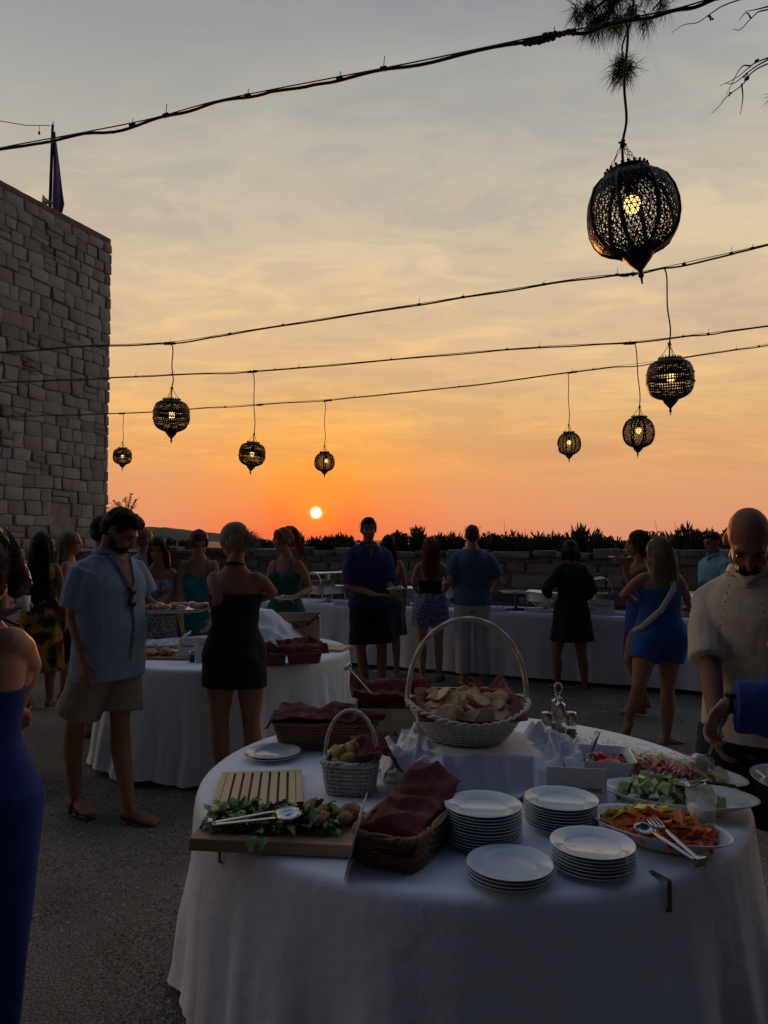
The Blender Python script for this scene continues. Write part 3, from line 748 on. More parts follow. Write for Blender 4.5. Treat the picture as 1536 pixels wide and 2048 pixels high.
def superell(a, rx, ry, e):
    c, s_ = math.cos(a), math.sin(a)
    return V((rx*math.copysign(abs(c)**e, c), ry*math.copysign(abs(s_)**e, s_), 0))
def basket(name, label, loc, rz, rx, ry, h, e, m, rows, stakes, taper=.78, dip=0., handle=None, hm=None, strand=.0035, group='wicker baskets'):
    t = thing(name, label, 'basket', loc, rz, group)
    n = stakes*4
    def pt(a, q, off=0):
        k = taper+(1-taper)*q**.8
        p = superell(a, rx*k+off, ry*k+off, e)
        return V((p.x, p.y, h*q*(1-dip*(1-abs(math.cos(a))**2)*q)))
    bm_ = MB()
    bm_.loft([[pt(2*pi*j/n, 0)*.02 for j in range(n)]]+[[pt(2*pi*j/n, q, -.003) for j in range(n)] for q in (.01, .33, .66, .97)], cap=False)
    bm_.build('lining', m, t)
    wv = MB()
    for r_ in range(rows):
        q = (r_+.6)/rows
        wv.tube([pt(2*pi*j/n, q, .0035*math.cos(pi*j/2+pi*(r_ % 2))) for j in range(n)], strand*1.0, 4, loop=True)
    wv.build('weave', m, t)
    sk = MB()
    for j in range(stakes): sk.tube([pt(2*pi*(j+.0)/stakes, q) for q in (0, .35, .7, 1.0)], strand*.9, 4)
    sk.build('stakes', m, t)
    rm = MB()
    for ph in (0, pi):
        rm.tube([pt(2*pi*j/(n), 1.0, .005*math.cos(ph+j*.9))+V((0, 0, .005*math.sin(ph+j*.9))) for j in range(n)], strand*1.6, 5, loop=True)
    rm.build('rim', hm or m, t)
    if handle:
        hh, wr = handle; hb = MB()
        pts = [V((rx*.99*math.cos(a)*(1+.1*math.sin(a)), 0, h*.85+(hh-h*.85)*math.sin(a))) for a in [pi*i/28 for i in range(29)]]
        hb.tube(pts, wr, 8, flat=1.6, up=(0, 1, 0))
        for ph in (0, 2, 4): hb.tube([p+V((wr*.9*math.cos(ph+i*.8)*math.cos(pi*i/28), wr*1.5*math.sin(ph+i*.8), wr*.9*math.cos(ph+i*.8)*math.sin(pi*i/28))) for i, p in enumerate(pts)], wr*.35, 4)
        hb.build('handle', hm or m, t)
    return t
def napkin(label, loc, rz, w, d, hfun, amp=.03, freq=9, seed=0, m=red, name='napkin', nx=44, ny=44, solid=.003, cat='napkin', fine=1., grp=None, twist=0.):
    """a crumpled square of cloth whose resting height is hfun(x, y)"""
    def f(u, v):
        x, y = (u-.5)*w, (v-.5)*d
        x += .03*w*nz(v*3.3, seed)+twist*y; y += .03*d*nz(u*3.3, seed+4)
        r1_ = 1-abs(nz(x*freq, y*freq, seed))*2.2; r2_ = 1-abs(nz(x*freq*2.1+3, y*freq*2.1, seed+9))*2.2
        z = hfun(x, y)+amp*max(-.2, r1_)*.6+amp*.4*r2_*fine+amp*.5*nz(x*freq*.6, y*freq*.6, seed+2)
        return (x, y, max(.002, z))
    return MB().grid(nx, ny, f).build(name, m, None, loc, (0, 0, rz), solid=solid, label=label, cat=cat, group=grp)
def sstep(a, b, x):
    t = max(0, min(1, (x-a)/(b-a))); return t*t*(3-2*t)

# ---------------------------------------------------------------- foreground table: draped riser and the big bread basket
rc = V((.35, 2.67, TZ)); RW, RD, RH = .3, .3, .118
riser = thing('riser_box', 'wooden riser box under the white drape in the middle of the table', 'box', rc)
MB().box((0, 0, RH/2-.006), (RW-.04, RD-.04, RH-.012)).build('box', oak, riser, smooth=False)
def drape(u, v):
    x, y = (u-.44)*.84, (v-.45)*.62
    dx, dy = max(0, abs(x)-RW/2), max(0, abs(y)-RD/2); d = math.hypot(dx, dy)
    f = 1-sstep(0, .05 if y < 0 and abs(x) < RW/2 else .16, d)
    side = sstep(.02, .09, dx)
    cr = 1-abs(nz(x*9, y*9, 2))*2.6; cr2 = 1-abs(nz(x*21+5, y*19, 7))*2.4
    z = RH*f+.004*nz(x*12, y*12)
    z += (side*(.095*max(0, cr)+.026*cr2)+.02*max(0, cr)*sstep(.02, .1, dy)+.01*cr2*sstep(.02, .1, dy))*(1-sstep(.18, .3, d))
    z += .006*nz(x*22, y*3)*(1-f)
    edge = .9+.18*nz(math.atan2(y, x)*2.3, 1.1)
    return (x+side*.02*nz(y*20, x*9), y+.012*nz(x*25, y*9), max(.004, z))
def keepd(u, v):
    x, y = (u-.44)*.84, (v-.45)*.62; a = math.atan2(y/.29, x/.4)
    return math.hypot(x/.4, y/.29) < .93+.14*nz(a*1.6, 3.3)+.05*nz(a*6, 1)
MB().grid(150, 110, drape, keepd).build('riser_drape', linen_fine, None, rc, label='crumpled white drape over the riser in the middle of the table', cat='cloth', solid=.003)

bc = V((.305, 2.73, TZ+RH+.006))
basket('bread_basket', 'big round white wicker basket with tall hoop handle full of toast', bc, R(4), .22, .215, .135, 1., wicker_w, 9, 36, .6, .32, (.43, .0085), handle_w)
napkin('red napkin lining the big round bread basket', bc+V((0, 0, .02)), .0, .375, .365, lambda x, y: .015+.1*sstep(.1, .19, math.hypot(x, y))*(.62+.38*sstep(-.1, .12, y+abs(x)*.5)), .01, 7, 3, fine=.5)
def slice_mesh(seed):
    random.seed(seed); n = 18; rx, ry, th = rnd(.036, .043), rnd(.027, .034), rnd(.015, .02)
    sh = [1+.08*math.sin(2*pi*j/n*2+rnd(0, 6))+rnd(-.04, .04) for j in range(n)]
    ring = lambda k, z: [(rx*k*sh[j]*math.cos(2*pi*j/n), ry*k*sh[j]*math.sin(2*pi*j/n), z+rnd(-.0006, .0006)) for j in range(n)]
    mb = MB().loft([ring(.93, -th/2), ring(1.0, -th/2+.002), ring(1.0, th/2-.002), ring(.93, th/2)])
    me = mb.mesh('bread_slice', False); me.materials.append(crust); me.materials.append(crumb)
    for p in me.polygons:
        if abs(p.normal.z) > .6: p.material_index = 1
    return me
SM = [slice_mesh(i) for i in range(6)]
random.seed(21)
for i in range(96):
    a, r = rnd(0, 2*pi), random.random()**.6*.165
    x, y = r*math.cos(a), r*math.sin(a)
    z = .118-.025*(r/.155)**2+rnd(-.03, .02)+(i % 3)*.01-.02*max(0, -y/.155)
    link('bread_slice', SM[i % 6], None, bc+V((x, y, z)), (rnd(.2, 1.4), rnd(-.5, .5), rnd(-.9, .9)), 'toasted bread slice heaped in the big round white basket', 'bread', 'bread slices in the big round basket', scale=rnd(.75, .98))

# wooden crate with red cloth behind it
cr_ = thing('wooden_crate', 'pale wooden crate lined with red cloth behind the big bread basket', 'crate', (.2, 3.16, TZ), R(1))
cw, cd, chh = .64, .3, .165
plyw = mat('pale_plywood', (.4, .29, .18), .7, bump=(40, .2, .004), var=(18, (.5, .38, .25), .2), stretch=(1, 1, .1))
MB().box((0, -cd/2, chh/2), (cw, .012, chh)).build('front_panel', plyw, cr_, bevel=.002, smooth=False)
MB().box((0, cd/2, chh/2+.012), (cw, .012, chh+.024)).build('back_panel', plyw, cr_, bevel=.002, smooth=False)
for s_ in (-1, 1): MB().box((s_*(cw/2-.006), 0, chh/2-.002), (.0118, cd-.014, chh-.004)).build('side_panel', plyw, cr_, bevel=.002, smooth=False)
MB().box((0, 0, .008), (cw-.026, cd-.014, .01)).build('bottom_panel', plyw, cr_, smooth=False)
def text(body, size, m, parent, loc, rot, name='lettering', align='CENTER'):
    c = bpy.data.curves.new('t', 'FONT'); c.body = body; c.size = size; c.extrude = .0004; c.align_x = align; c.resolution_u = 3
    o = bpy.data.objects.new('t', c); S.collection.objects.link(o)
    me = bpy.data.meshes.new_from_object(o); bpy.data.objects.remove(o)
    me.name = name; me.materials.clear(); me.materials.append(m)
    return link(name, me, parent, loc, rot)
text('IL A', .032, ink, cr_, (-.175, -cd/2-.0075, .055), (R(90), 0, 0))
napkin('red cloth bunched over the left end of the wooden crate', (.04, 3.16, TZ+.1), R(4), .36, .34, lambda x, y: .055+.05*sstep(.09, .16, abs(y))+.03*sstep(.1, .18, -x), .03, 8, 5)
napkin('red cloth standing up at the right end of the wooden crate', (.44, 3.18, TZ+.1), R(-4), .16, .3, lambda x, y: .06+.06*sstep(0, .08, abs(x)), .03, 9, 15)
def tongs(label, a, b, spread=.03, m=steel, w=.011, heads='spoon', rz=None, lift=.0):
    """a: hinge end, b: working end"""
    a, b = V(a), V(b); d = (b-a); Ln = d.length; d.normalize(); s_ = d.cross(V((0, 0, 1))).normalized(); u = s_.cross(d).normalized()
    t = thing('tongs', label, 'tongs', a)
    for k in (-1, 1):
        pts = []
        for i in range(9):
            q = i/8; pts.append(d*Ln*.74*q+s_*k*spread*(.25+.75*q)*.5*(1 if q else .6)+u*lift*math.sin(pi*q))
        MB().tube(pts, [w*.9]+[w*.8]*6+[w*.6, w*.5], 6, flat=.22, up=u).build('arm', m, t)
        e = pts[-1]; c = e+d*Ln*.13
        Mx = Matrix((d, s_, u)).transposed()
        hd_ = MB()
        if heads == 'spoon' or k < 0:
            hd_.grid(10, 8, lambda p, q: e+Mx @ V((Ln*.27*p, (q-.5)*2*.032*math.sin(pi*min(.97, .08+p*.88))**.6, -.016*math.sin(pi*p)*(1-(2*q-1)**2)+k*.004)))
        else:
            for j in range(4): hd_.tube([e, e+Mx @ V((Ln*.1, (j-1.5)*.011, -.006)), e+Mx @ V((Ln*.25, (j-1.5)*.012, 0))], .003, 5)
        hd_.build('spoon_head' if (heads == 'spoon' or k < 0) else 'fork_head', m, t, solid=.0015)
    MB().box((0, 0, 0), (.014, spread*.5+.01, w*1.8), Matrix((d, s_, u)).transposed()).build('hinge', m, t, bevel=.002)
    return t
tongs('steel tongs standing in the wooden crate, handle pointing up left', at(695, 1334, 3.1), at(775, 1425, 3.14), .022, w=.02)

# long brown basket behind the white one
p = on(652, 1502, TZ)
b2 = V((p.x, p.y+.11, TZ)); basket('wicker_basket', 'long brown wicker basket at the back left of the table', b2, R(-2), .215, .12, .105, .35, wicker_b, 9, 40, .86)
napkin('red napkin spread over the long brown basket at the back', b2+V((0, 0, .09)), R(-3), .48, .27, lambda x, y: .02+.02*nz(x*6, y*6, 4)-(.1*sstep(.215, .26, abs(x)) if x < 0 else 0), .034, 7, 21)
for k in range(1): pass

# small white basket with rolls
p = on(700, 1596, TZ); b3 = V((p.x, p.y+.085, TZ))
basket('small_basket', 'small square white wicker basket with a hoop handle', b3, R(-8), .09, .085, .105, .45, wicker_w, 8, 22, .84, 0, (.265, .006), wicker_w)
napkin('red napkin folded over the side of the small white basket', b3+V((.085, .0, .075)), R(15), .15, .16, lambda x, y: .055-.1*sstep(.03, .09, x)+.025*sstep(-.02, .08, y), .02, 11, 31)
roll_m = [mat('roll_golden', (.4, .24, .09), .75, bump=(50, .5, .006), var=(25, (.52, .35, .16), .2)), mat('roll_pale', (.56, .42, .22), .8, bump=(50, .5, .006), var=(25, (.46, .3, .13), .2)), mat('roll_brown', (.25, .13, .055), .75, bump=(60, .5, .006), var=(25, (.36, .2, .09), .2))]
def chunk_mesh(seed, r=.035, m=None, sq=(1, .75, .6), jag=.25, nu=9, nv=6, flat=True):
    random.seed(seed); mb = MB(); mb.ell((0, 0, 0), (r*sq[0], r*sq[1], r*sq[2]), None, nu, nv)
    mb.v = [tuple(V(q)*(1+jag*nz(q[0]*30+seed, q[1]*30, q[2]*30))) for q in mb.v]
    me = mb.mesh('c', True); me.materials.append(m)
    if flat: me.set_sharp_from_angle(angle=R(38))
    return me
RM = [chunk_mesh(i, .036, roll_m[i % 3]) for i in range(6)]
random.seed(33)
for i in range(15):
    x, y = rnd(-.062, .05), rnd(-.06, .06)
    link('bread_chunk', RM[i % 6], None, b3+V((x, y, .085+rnd(-.01, .028)+.02*(y > 0))), (rnd(-1, 1), rnd(-1, 1), rnd(0, 6)), 'golden bread chunk in the small square white basket', 'bread', 'bread chunks in the small white basket', scale=rnd(.75, 1.1))

# front basket with red napkin, seen along its length
b4 = V((.075, 2.085, TZ)); r4 = math.atan2(.91, .41)
basket('napkin_basket', 'brown wicker basket under a red napkin at the front edge', b4, r4, .2, .095, .09, .35, wicker_b, 9, 36, .88)
napkin('red napkin mounded over the front brown basket', b4+V((.0, 0, .05)), r4, .4, .168, lambda x, y: .05-.03*sstep(.05, .095, abs(y))+.05*sstep(.0, .19, x)-.11*sstep(.17, .21, -x), .034, 6, 41, nx=56, twist=.15)
# cards
def sign(label, a, b, h, lean, lines, lw, cat='sign', size=.022, name='sign_card', back=True):
    """upright folded card from a to b along its foot"""
    a, b = V(a), V(b); c = (a+b)/2; d = b-a; rz = math.atan2(d.y, d.x); w = d.length
    t = thing(name, label, cat, c, rz)
    M_ = Matrix.Rotation(-lean, 3, 'X')
    MB().box(M_ @ V((0, 0, h/2)), (w, .0018, h), M_).build('front_leaf', card, t, smooth=False)
    M2 = Matrix.Rotation(lean*1.4, 3, 'X'); top = M_ @ V((0, 0, h))
    bk = (M2 @ V((0, 0, -h)))
    if back: MB().box(top+M2 @ V((0, .0025, -h*.485)), (w, .0018, h*.96), M2).build('back_leaf', card, t, smooth=False)
    for k, (s_, zz, sz) in enumerate(lines):
        text(s_, sz, ink, t, M_ @ V((lw, -.0022, zz)), (R(90)-lean, 0, 0))
    return t
sign('white card seen almost edge on beside the front napkin basket', (-.082, 2.03, TZ), (-.099, 1.865, TZ), .165, R(13), [], 0, back=False)
sign('white card lettered vegetables behind the plate stacks', (.515, 2.36, TZ), (.695, 2.33, TZ), .125, R(10), [('Vegetables', .054, .025)], .022)
a, b = on(1062, 1512, TZ), on(1092, 1492, TZ)
sign('white card seen edge on beside the cruet set', (.565, 2.78, TZ), (.60, 2.95, TZ), .13, R(9), [], 0, back=False)

# slatted bamboo board
def slat_board(label, c, rz, w, d, th=.018, z=TZ, nsl=8):
    t = thing('slatted_board', label, 'board', (c[0], c[1], z), rz)
    fr = .022
    for yy in (-1, 1): MB().box((0, yy*(d/2-fr/2), th/2), (w, fr, th)).build('frame_rail', bamboo, t, bevel=.002, smooth=False)
    for xx in (-1, 1): MB().box((xx*(w/2-fr/2), 0, th/2), (fr, d-2*fr-.001, th)).build('frame_rail', bamboo, t, bevel=.002, smooth=False)
    gap = .008; iw = w-2*fr-.003; sw = (iw-gap*(nsl-1))/nsl
    for k in range(nsl): MB().box((-iw/2+sw/2+k*(sw+gap), 0, th/2+.002), (sw, d-2*fr-.002, th-.003)).build('slat', bamboo, t, bevel=.0015, smooth=False)
    MB().box((0, 0, .002), (w-2*fr, d-2*fr, .003)).build('crumb_tray', mat('crumb_tray', (.16, .1, .06), .7), t, smooth=False)
    return t
slat_board('pale bamboo bread board with slots on the foreground table', (-.415, 2.5), R(7), .285, .37)

# cutting board with salad, fried bites and tongs, overhanging the edge
cb0, cb1 = V((-.53, 2.035, 0)), V((-.055, 1.985, 0)); cdv = (cb1-cb0).normalized(); crz = math.atan2(cdv.y, cdv.x)
cbc = (cb0+cb1)/2+V((-cdv.y, cdv.x, 0))*.125
cb = thing('cutting_board', 'thick wooden board with salad and fried bites, overhanging the table edge', 'board', (cbc.x, cbc.y, TZ+.001), crz)
MB().box((0, 0, .0175), (.478, .25, .035)).build('board', oak, cb, bevel=.005, smooth=False)
sal_m = [mat('rocket_green', (.08, .17, .03), .45, var=(20, (.13, .24, .05), .2)), mat('lettuce_green', (.14, .25, .05), .45, var=(20, (.21, .33, .1), .2)), mat('leaf_deep', (.045, .1, .025), .45)]
def leafy(mb, p, s_, e):
    """one lobed, curled salad leaf"""
    M_ = Euler(e).to_matrix(); n = 6; rows = []
    for i in range(n+1):
        q = i/n; w = s_*.24*math.sin(pi*min(1, q*.9+.08))*(1+.3*math.sin(q*17))
        c = V((s_*q, 0, s_*.22*math.sin(q*2.6)))
        rows.append([p+M_ @ (c+V((0, w, s_*.1*rnd(0, 1)))), p+M_ @ c, p+M_ @ (c+V((0, -w, s_*.1*rnd(0, 1))))])
    b = len(mb.v)
    for r_ in rows: mb.v += [tuple(x) for x in r_]
    for i in range(n):
        for j in range(2): k = b+i*3+j; mb.f.append((k, k+1, k+4, k+3))
sl_ = [MB(), MB(), MB()]
random.seed(5)
for i in range(640):
    u = random.random(); x = -.2+.38*u; y = rnd(-.085, .075)*(.85+.3*nz(x*9, 2))
    h = .035+abs(rnd(0, .035))*(1.15-abs(y)/.09*.6)
    if x > .13 and rnd(0, 1) < .6: continue
    P_ = Matrix.Translation(cb.location) @ Matrix.Rotation(crz, 4, 'Z') @ V((x, y, h))
    leafy(sl_[i % 3], P_, rnd(.022, .05), (rnd(-.9, .9), rnd(-.7, .6), rnd(0, 6.3)))
for x, y, s_ in ((-.06, -.12, .055), (-.02, -.122, .045), (-.225, .02, .045), (-.21, .06, .045), (.05, -.1, .04)):
    P_ = Matrix.Translation(cb.location) @ Matrix.Rotation(crz, 4, 'Z') @ V((x, y, .045)); leafy(sl_[i % 2], P_, s_, (0, .6 if y < -.1 else -.3, -1.6+rnd(-.5, .5) if y < -.1 else 2.4))
for mb_, m_, lb in zip(sl_, sal_m, ('rocket leaves strewn over the thick cutting board', 'pale lettuce leaves mixed into the salad on the cutting board', 'dark salad leaves on the thick cutting board')):
    mb_.build('salad_leaves', m_, None, kind='stuff', label=lb, cat='salad')
fried = mat('fried_crumb', (.3, .15, .06), .85, bump=(120, 1., .008), var=(60, (.44, .25, .1), .2))
for i, (px, py, r) in enumerate(((652, 1628, .036), (700, 1626, .034), (625, 1616, .03), (640, 1640, .033), (690, 1636, .025))):
    q = on(px, py, TZ+.06)
    mb = MB(); mb.ell((0, 0, 0), (r*1.15, r*.9, r*.8), None, 18, 12); mb.v = [tuple(V(v)*(1+.3*nz(v[0]*38+i*7, v[1]*38, v[2]*38)+.12*nz(v[0]*120+i, v[1]*120, v[2]*120))) for v in mb.v]
    mb.build('fried_bite', fried, None, q, (rnd(-.3, .3), rnd(-.3, .3), rnd(0, 6)), label='breaded fried bite on the salad of the thick cutting board', cat='food', group='fried bites on the cutting board')
ta, tb_ = on(420, 1648, TZ+.085), on(598, 1622, TZ+.1)
tongs('steel serving tongs lying across the salad board', ta, tb_, .05, w=.014)
MB().lathe([(.02, -.045), (.022, 0)], 4).build('x', ink) if False else None

# cruet set
cp = on(1122, 1488, TZ)
cs = thing('cruet_set', 'steel cruet set with oil bottles and salt and pepper shakers', 'cruet', (cp.x, cp.y+.04, TZ))
st4 = ((-.052, -.01), (.0, -.035), (.052, -.005), (0, .035))
for x, y in st4: MB().lathe([(.03, 0), (.031, .004), (.031, .034), (.029, .036), (.027, .034), (.026, .006)], 20, c=(x, y, 0), cap=False).lathe([(.001, .003), (.03, .003)], 20, c=(x, y, 0), cap=False).build('cup', steel, cs)
MB().tube([(0, 0, .0), (0, 0, .2)], .005, 8).tube([(.016*math.sin(a), 0, .22-.022*math.cos(a)) for a in [2*pi*i/16 for i in range(16)]], .004, 6, loop=True).build('handle', steel, cs)
glass_m = mat('clear_glass', (.8, .83, .82), .04, alpha=.2)
oil = mat('olive_oil', (.35, .3, .03), .1, trans=.75, ior=1.35); vin = mat('vinegar', (.06, .04, .015), .1, trans=.5, ior=1.35)
for (x, y), fl_, nm in ((st4[1], oil, 'oil_bottle'), (st4[3], vin, 'vinegar_bottle')):
    bt_ = MB().lathe([(.001, .006), (.024, .006), (.025, .01), (.025, .088), (.022, .096), (.019, .1)], 20, c=(x, y, 0), cap=False).build(nm, glass_m, cs)
    MB().lathe([(.001, .009), (.0225, .009), (.0225, .066), (.001, .066)], 20, c=(x, y, 0), cap=False).build('liquid', fl_, bt_)
    MB().lathe([(.021, .092), (.022, .1), (.022, .158), (.02, .164), (.01, .17), (.005, .176), (.008, .184), (.006, .19), (.001, .192)], 20, c=(x, y, 0)).build('cap', steel, bt_)
for (x, y), col in ((st4[0], (.7, .7, .68)), (st4[2], (.05, .04, .03))):
    sh_ = MB().lathe([(.001, .006), (.021, .006), (.022, .01), (.022, .075)], 18, c=(x, y, 0), cap=False).build('shaker', glass_m, cs)
    MB().lathe([(.001, .009), (.0195, .009), (.0195, .05), (.001, .05)], 18, c=(x, y, 0), cap=False).build('grains', mat('grains%d' % int(col[0]*100), col, .9, bump=(300, .8, .002)), sh_)
    MB().lathe([(.0225, .07), (.0228, .074), (.0225, .118), (.02, .124), (.001, .126)], 18, c=(x, y, 0)).build('cap', steel, sh_)

# white rectangular bowl with mixed vegetables and a spoon
bw = V((.735, 2.66, TZ)); brz = R(-10)
rb = thing('square_bowl', 'white rectangular bowl with mixed vegetables and a spoon', 'bowl', bw, brz)
def rbring(k, z, w=.145, d=.105, n=48): return [superell(2*pi*j/n+pi/4*0, w*k, d*k, .22)+V((0, 0, z)) for j in range(n)]
MB().loft([rbring(.02, 0), rbring(.72, 0), rbring(.76, .01), rbring(.99, .082), rbring(1.02, .086), rbring(1.0, .088), rbring(.96, .084), rbring(.73, .014), rbring(.02, .012)]).build('bowl', china2, rb, auto=40)
def rod_mesh(m, l, r, seed, n=5, name='stick'):
    random.seed(seed); mb = MB(); mb.tube([(-l/2, 0, 0), (0, rnd(-.004, .004), rnd(-.003, .003)), (l/2, 0, 0)], [r*.8, r, r*.85], n); me = mb.mesh(name, False); me.materials.append(m); return me
tomato = mat('tomato_red', (.6, .035, .02), .3); cuke_f = mat('cucumber_flesh', (.3, .38, .11), .25, var=(60, (.46, .5, .24), .15)); cuke_s = mat('cucumber_skin', (.03, .07, .02), .4)
carrot = mat('carrot_orange', (.75, .13, .02), .5, var=(40, (.6, .2, .04), .2)); pep_y = mat('pepper_yellow_green', (.55, .55, .12), .3, var=(30, (.68, .5, .1), .2)); pep_o = mat('pepper_orange', (.75, .32, .04), .3)
def piece(name, me, p, rot, label, group, sc=1., cat='food'): return link(name, me, None, p, rot, label, cat, group, scale=sc)
def cube_mesh(seed, m1, m2, s_=.02):
    random.seed(seed); bm = bmesh.new(); bmesh.ops.create_cube(bm, size=s_)
    for v in bm.verts: v.co += V((rnd(-.2, .2), rnd(-.2, .2), rnd(-.2, .2)))*s_
    bmesh.ops.bevel(bm, geom=bm.edges[:], offset=s_*.07, segments=1, affect='EDGES')
    me = bpy.data.meshes.new('cube'); bm.to_mesh(me); bm.free(); me.materials.append(m1); me.materials.append(m2)
    k = rnd(.4, .8)
    for p_ in me.polygons:
        if p_.normal.x > k or p_.normal.y > k+.15: p_.material_index = 1
    return me
CU = [cube_mesh(i, cuke_f, cuke_s, .03) for i in range(6)]
TO = [chunk_mesh(i+50, .024, tomato, (1, .9, .8), .12, 12, 8, False) for i in range(3)]
random.seed(8)
for i in range(26):
    x, y = rnd(-.085, .085), rnd(-.055, .055); P_ = Matrix.Translation(bw) @ Matrix.Rotation(brz, 4, 'Z') @ V((x, y, .032+rnd(0, .03)))
    if x > .01: piece('tomato', TO[i % 3], P_, (rnd(0, 3), rnd(0, 3), 0), 'cherry tomato in the white rectangular bowl', 'tomatoes in the rectangular bowl')
    else: piece('cucumber_chunk', CU[i % 6], P_, (rnd(0, 3), rnd(0, 3), rnd(0, 3)), 'vegetable chunk at the left of the white rectangular bowl', 'vegetable chunks in the rectangular bowl', .9)
def spoon(label, tip, end, m=steel, bowl=.03, w=.007, name='serving_spoon', hm=None, up=(0, 0, 1)):
    a, b = V(tip), V(end); d = (b-a); Ln = d.length; d.normalize(); s_ = d.cross(V(up)).normalized(); u = s_.cross(d)
    t = thing(name, label, 'spoon', a); Mx = Matrix((d, s_, u)).transposed(); bl = bowl*2.3
    MB().grid(12, 10, lambda p, q: Mx @ V((bl*p, (q-.5)*2*bowl*math.sin(pi*min(.985, .03+p*.93))**.55, -bowl*.42*math.sin(pi*p)*(1-(2*q-1)**2)))).build('spoon_bowl', m, t, solid=.0015)
    pts = [Mx @ V((bl*.94, 0, 0)), Mx @ V((bl*1.25, 0, bowl*.18)), Mx @ V(((bl+Ln)/2, 0, bowl*.15)), Mx @ V((Ln, 0, 0))]
    MB().tube(pts, [w*.6, w*.6, w*.8, w], 8, flat=.4, up=u).build('handle', hm or m, t)
    return t
q1, q2 = on(1165, 1530, TZ+.05), at(1195, 1487, 2.72)
spoon('flat steel spoon leaning in the white rectangular bowl', bw+V((-.02, -.02, .04)), bw+V((.035, .03, .155)), bowl=.02, w=.012)

# cheese and ham platter
def oval_dish(name, label, c, rz, a, b, h, m=china2, deep=.5, rim=1.0):
    t = thing(name, label, 'dish', (c[0], c[1], TZ), rz); n = 56
    rg = lambda k, z: [V((a*k*math.cos(2*pi*j/n), b*k*math.sin(2*pi*j/n), z)) for j in range(n)]
    MB().loft([rg(.02, .002), rg(deep, .0), rg(deep+.06, .003), rg(.96, h*.92), rg(1.0, h), rg(.985, h+.002), rg(.93, h*.9), rg(deep+.02, .008), rg(.02, .007)]).build('dish', m, t)
    return t
dx = V((.985, 2.69, TZ)); drz = R(-38)
oval_dish('oval_platter', 'long white oval platter of sliced cheese and ham at the back right', dx, drz, .3, .15, .028, deep=.72)
ham = mat('ham_pink', (.5, .1, .09), .4, var=(20, (.7, .34, .3), .1)); cheese = mat('cheese_yellow', (.75, .55, .18), .5, var=(20, (.68, .55, .28), .2)); cheese2 = mat('cheese_pale', (.8, .67, .4), .5)
def ham_mesh(seed):
    random.seed(seed); mb = MB()
    mb.grid(10, 8, lambda u, v: ((u-.5)*.075, (v-.5)*.05+.006*math.sin(u*9), .012*math.sin(u*11+seed)+.009*math.sin(v*9+u*4+seed)+.012)); me = mb.mesh('ham'); me.materials.append(ham); return me
HM = [ham_mesh(i) for i in range(4)]
def wedge_mesh(seed, m):
    random.seed(seed); mb = MB(); w, l, t_ = rnd(.022, .03), rnd(.05, .065), .005
    mb.loft([[(-w, -l/2, -t_/2), (w, -l/2+.008, -t_/2), (w*.4, l/2, -t_/2), (-w*.8, l/2-.005, -t_/2)], [(-w, -l/2, t_/2), (w, -l/2+.008, t_/2), (w*.4, l/2, t_/2), (-w*.8, l/2-.005, t_/2)]]); me = mb.mesh('cheese', False); me.materials.append(m); return me
CH = [wedge_mesh(i, (cheese, cheese2)[i % 2]) for i in range(4)]
random.seed(12)
for i in range(22):
    x = -.22+.36*((i % 11)/11)+rnd(-.012, .012); y = -.055-.03*(i > 10)+rnd(-.012, .012); P_ = Matrix.Translation(dx) @ Matrix.Rotation(drz, 4, 'Z') @ V((x, y*1.0, .02+.012*rnd(0, 1)))
    piece('ham_slice', HM[i % 4], P_, (rnd(-.2, .2), rnd(-.3, .3), drz+rnd(-.6, .6)), 'folded slice of ham on the cheese platter', 'ham slices on the platter', 1.25)
for i in range(34):
    x = -.23+.45*((i % 17)/17)+rnd(-.01, .01); y = (.012 if i < 17 else .062)*(1-abs(x)*1.2)+rnd(-.01, .01); P_ = Matrix.Translation(dx) @ Matrix.Rotation(drz, 4, 'Z') @ V((x, y, .026+.012*rnd(0, 1)))
    piece('cheese_slice', CH[(i % 2)+2*(i > 16)], P_, (rnd(-.3, .3), rnd(.3, .8), drz+rnd(-.4, .4)), 'overlapping slice of cheese on the cheese platter', 'cheese slices on the platter', 1.25)
film = mat('cling_film', (.9, .92, .95), .12, trans=.9, alpha=.45, ior=1.3)
napkin('crumpled clear film pushed back over the cheese platter', dx+V((-.03, .125, .02)), drz, .5, .1, lambda x, y: .02, .03, 16, 61, film, 'cling_film', solid=.0004, cat='film', nx=60, ny=20)

# cucumber dish
dc = V((.925, 2.36, TZ)); dcr = R(-20)
oval_dish('cucumber_dish', 'white oval dish of cucumber chunks in the middle right', dc, dcr, .235, .13, .05)
random.seed(14)
for i in range(90):
    a, r = rnd(0, 2*pi), random.random()**.5; x, y = -.03+.155*r*math.cos(a), .085*r*math.sin(a)
    P_ = Matrix.Translation(dc) @ Matrix.Rotation(dcr, 4, 'Z') @ V((x, y, .032+.06*(1-r*r)*rnd(.4, 1)))
    piece('cucumber_chunk', CU[i % 6], P_, (rnd(0, 3), rnd(0, 3), rnd(0, 3)), 'cut cucumber chunk heaped in the oval dish', 'cucumber chunks in the oval dish', rnd(.8, 1.1))
spoon('steel spoon with a black handle lying over the cucumber dish', on(1345, 1565, TZ+.09), on(1470, 1572, TZ+.075), bowl=.026, w=.011, hm=blackp)
spoon('steel ladle resting on the cucumber heap', on(1372, 1574, TZ+.085), on(1420, 1560, TZ+.13), bowl=.022, w=.007)

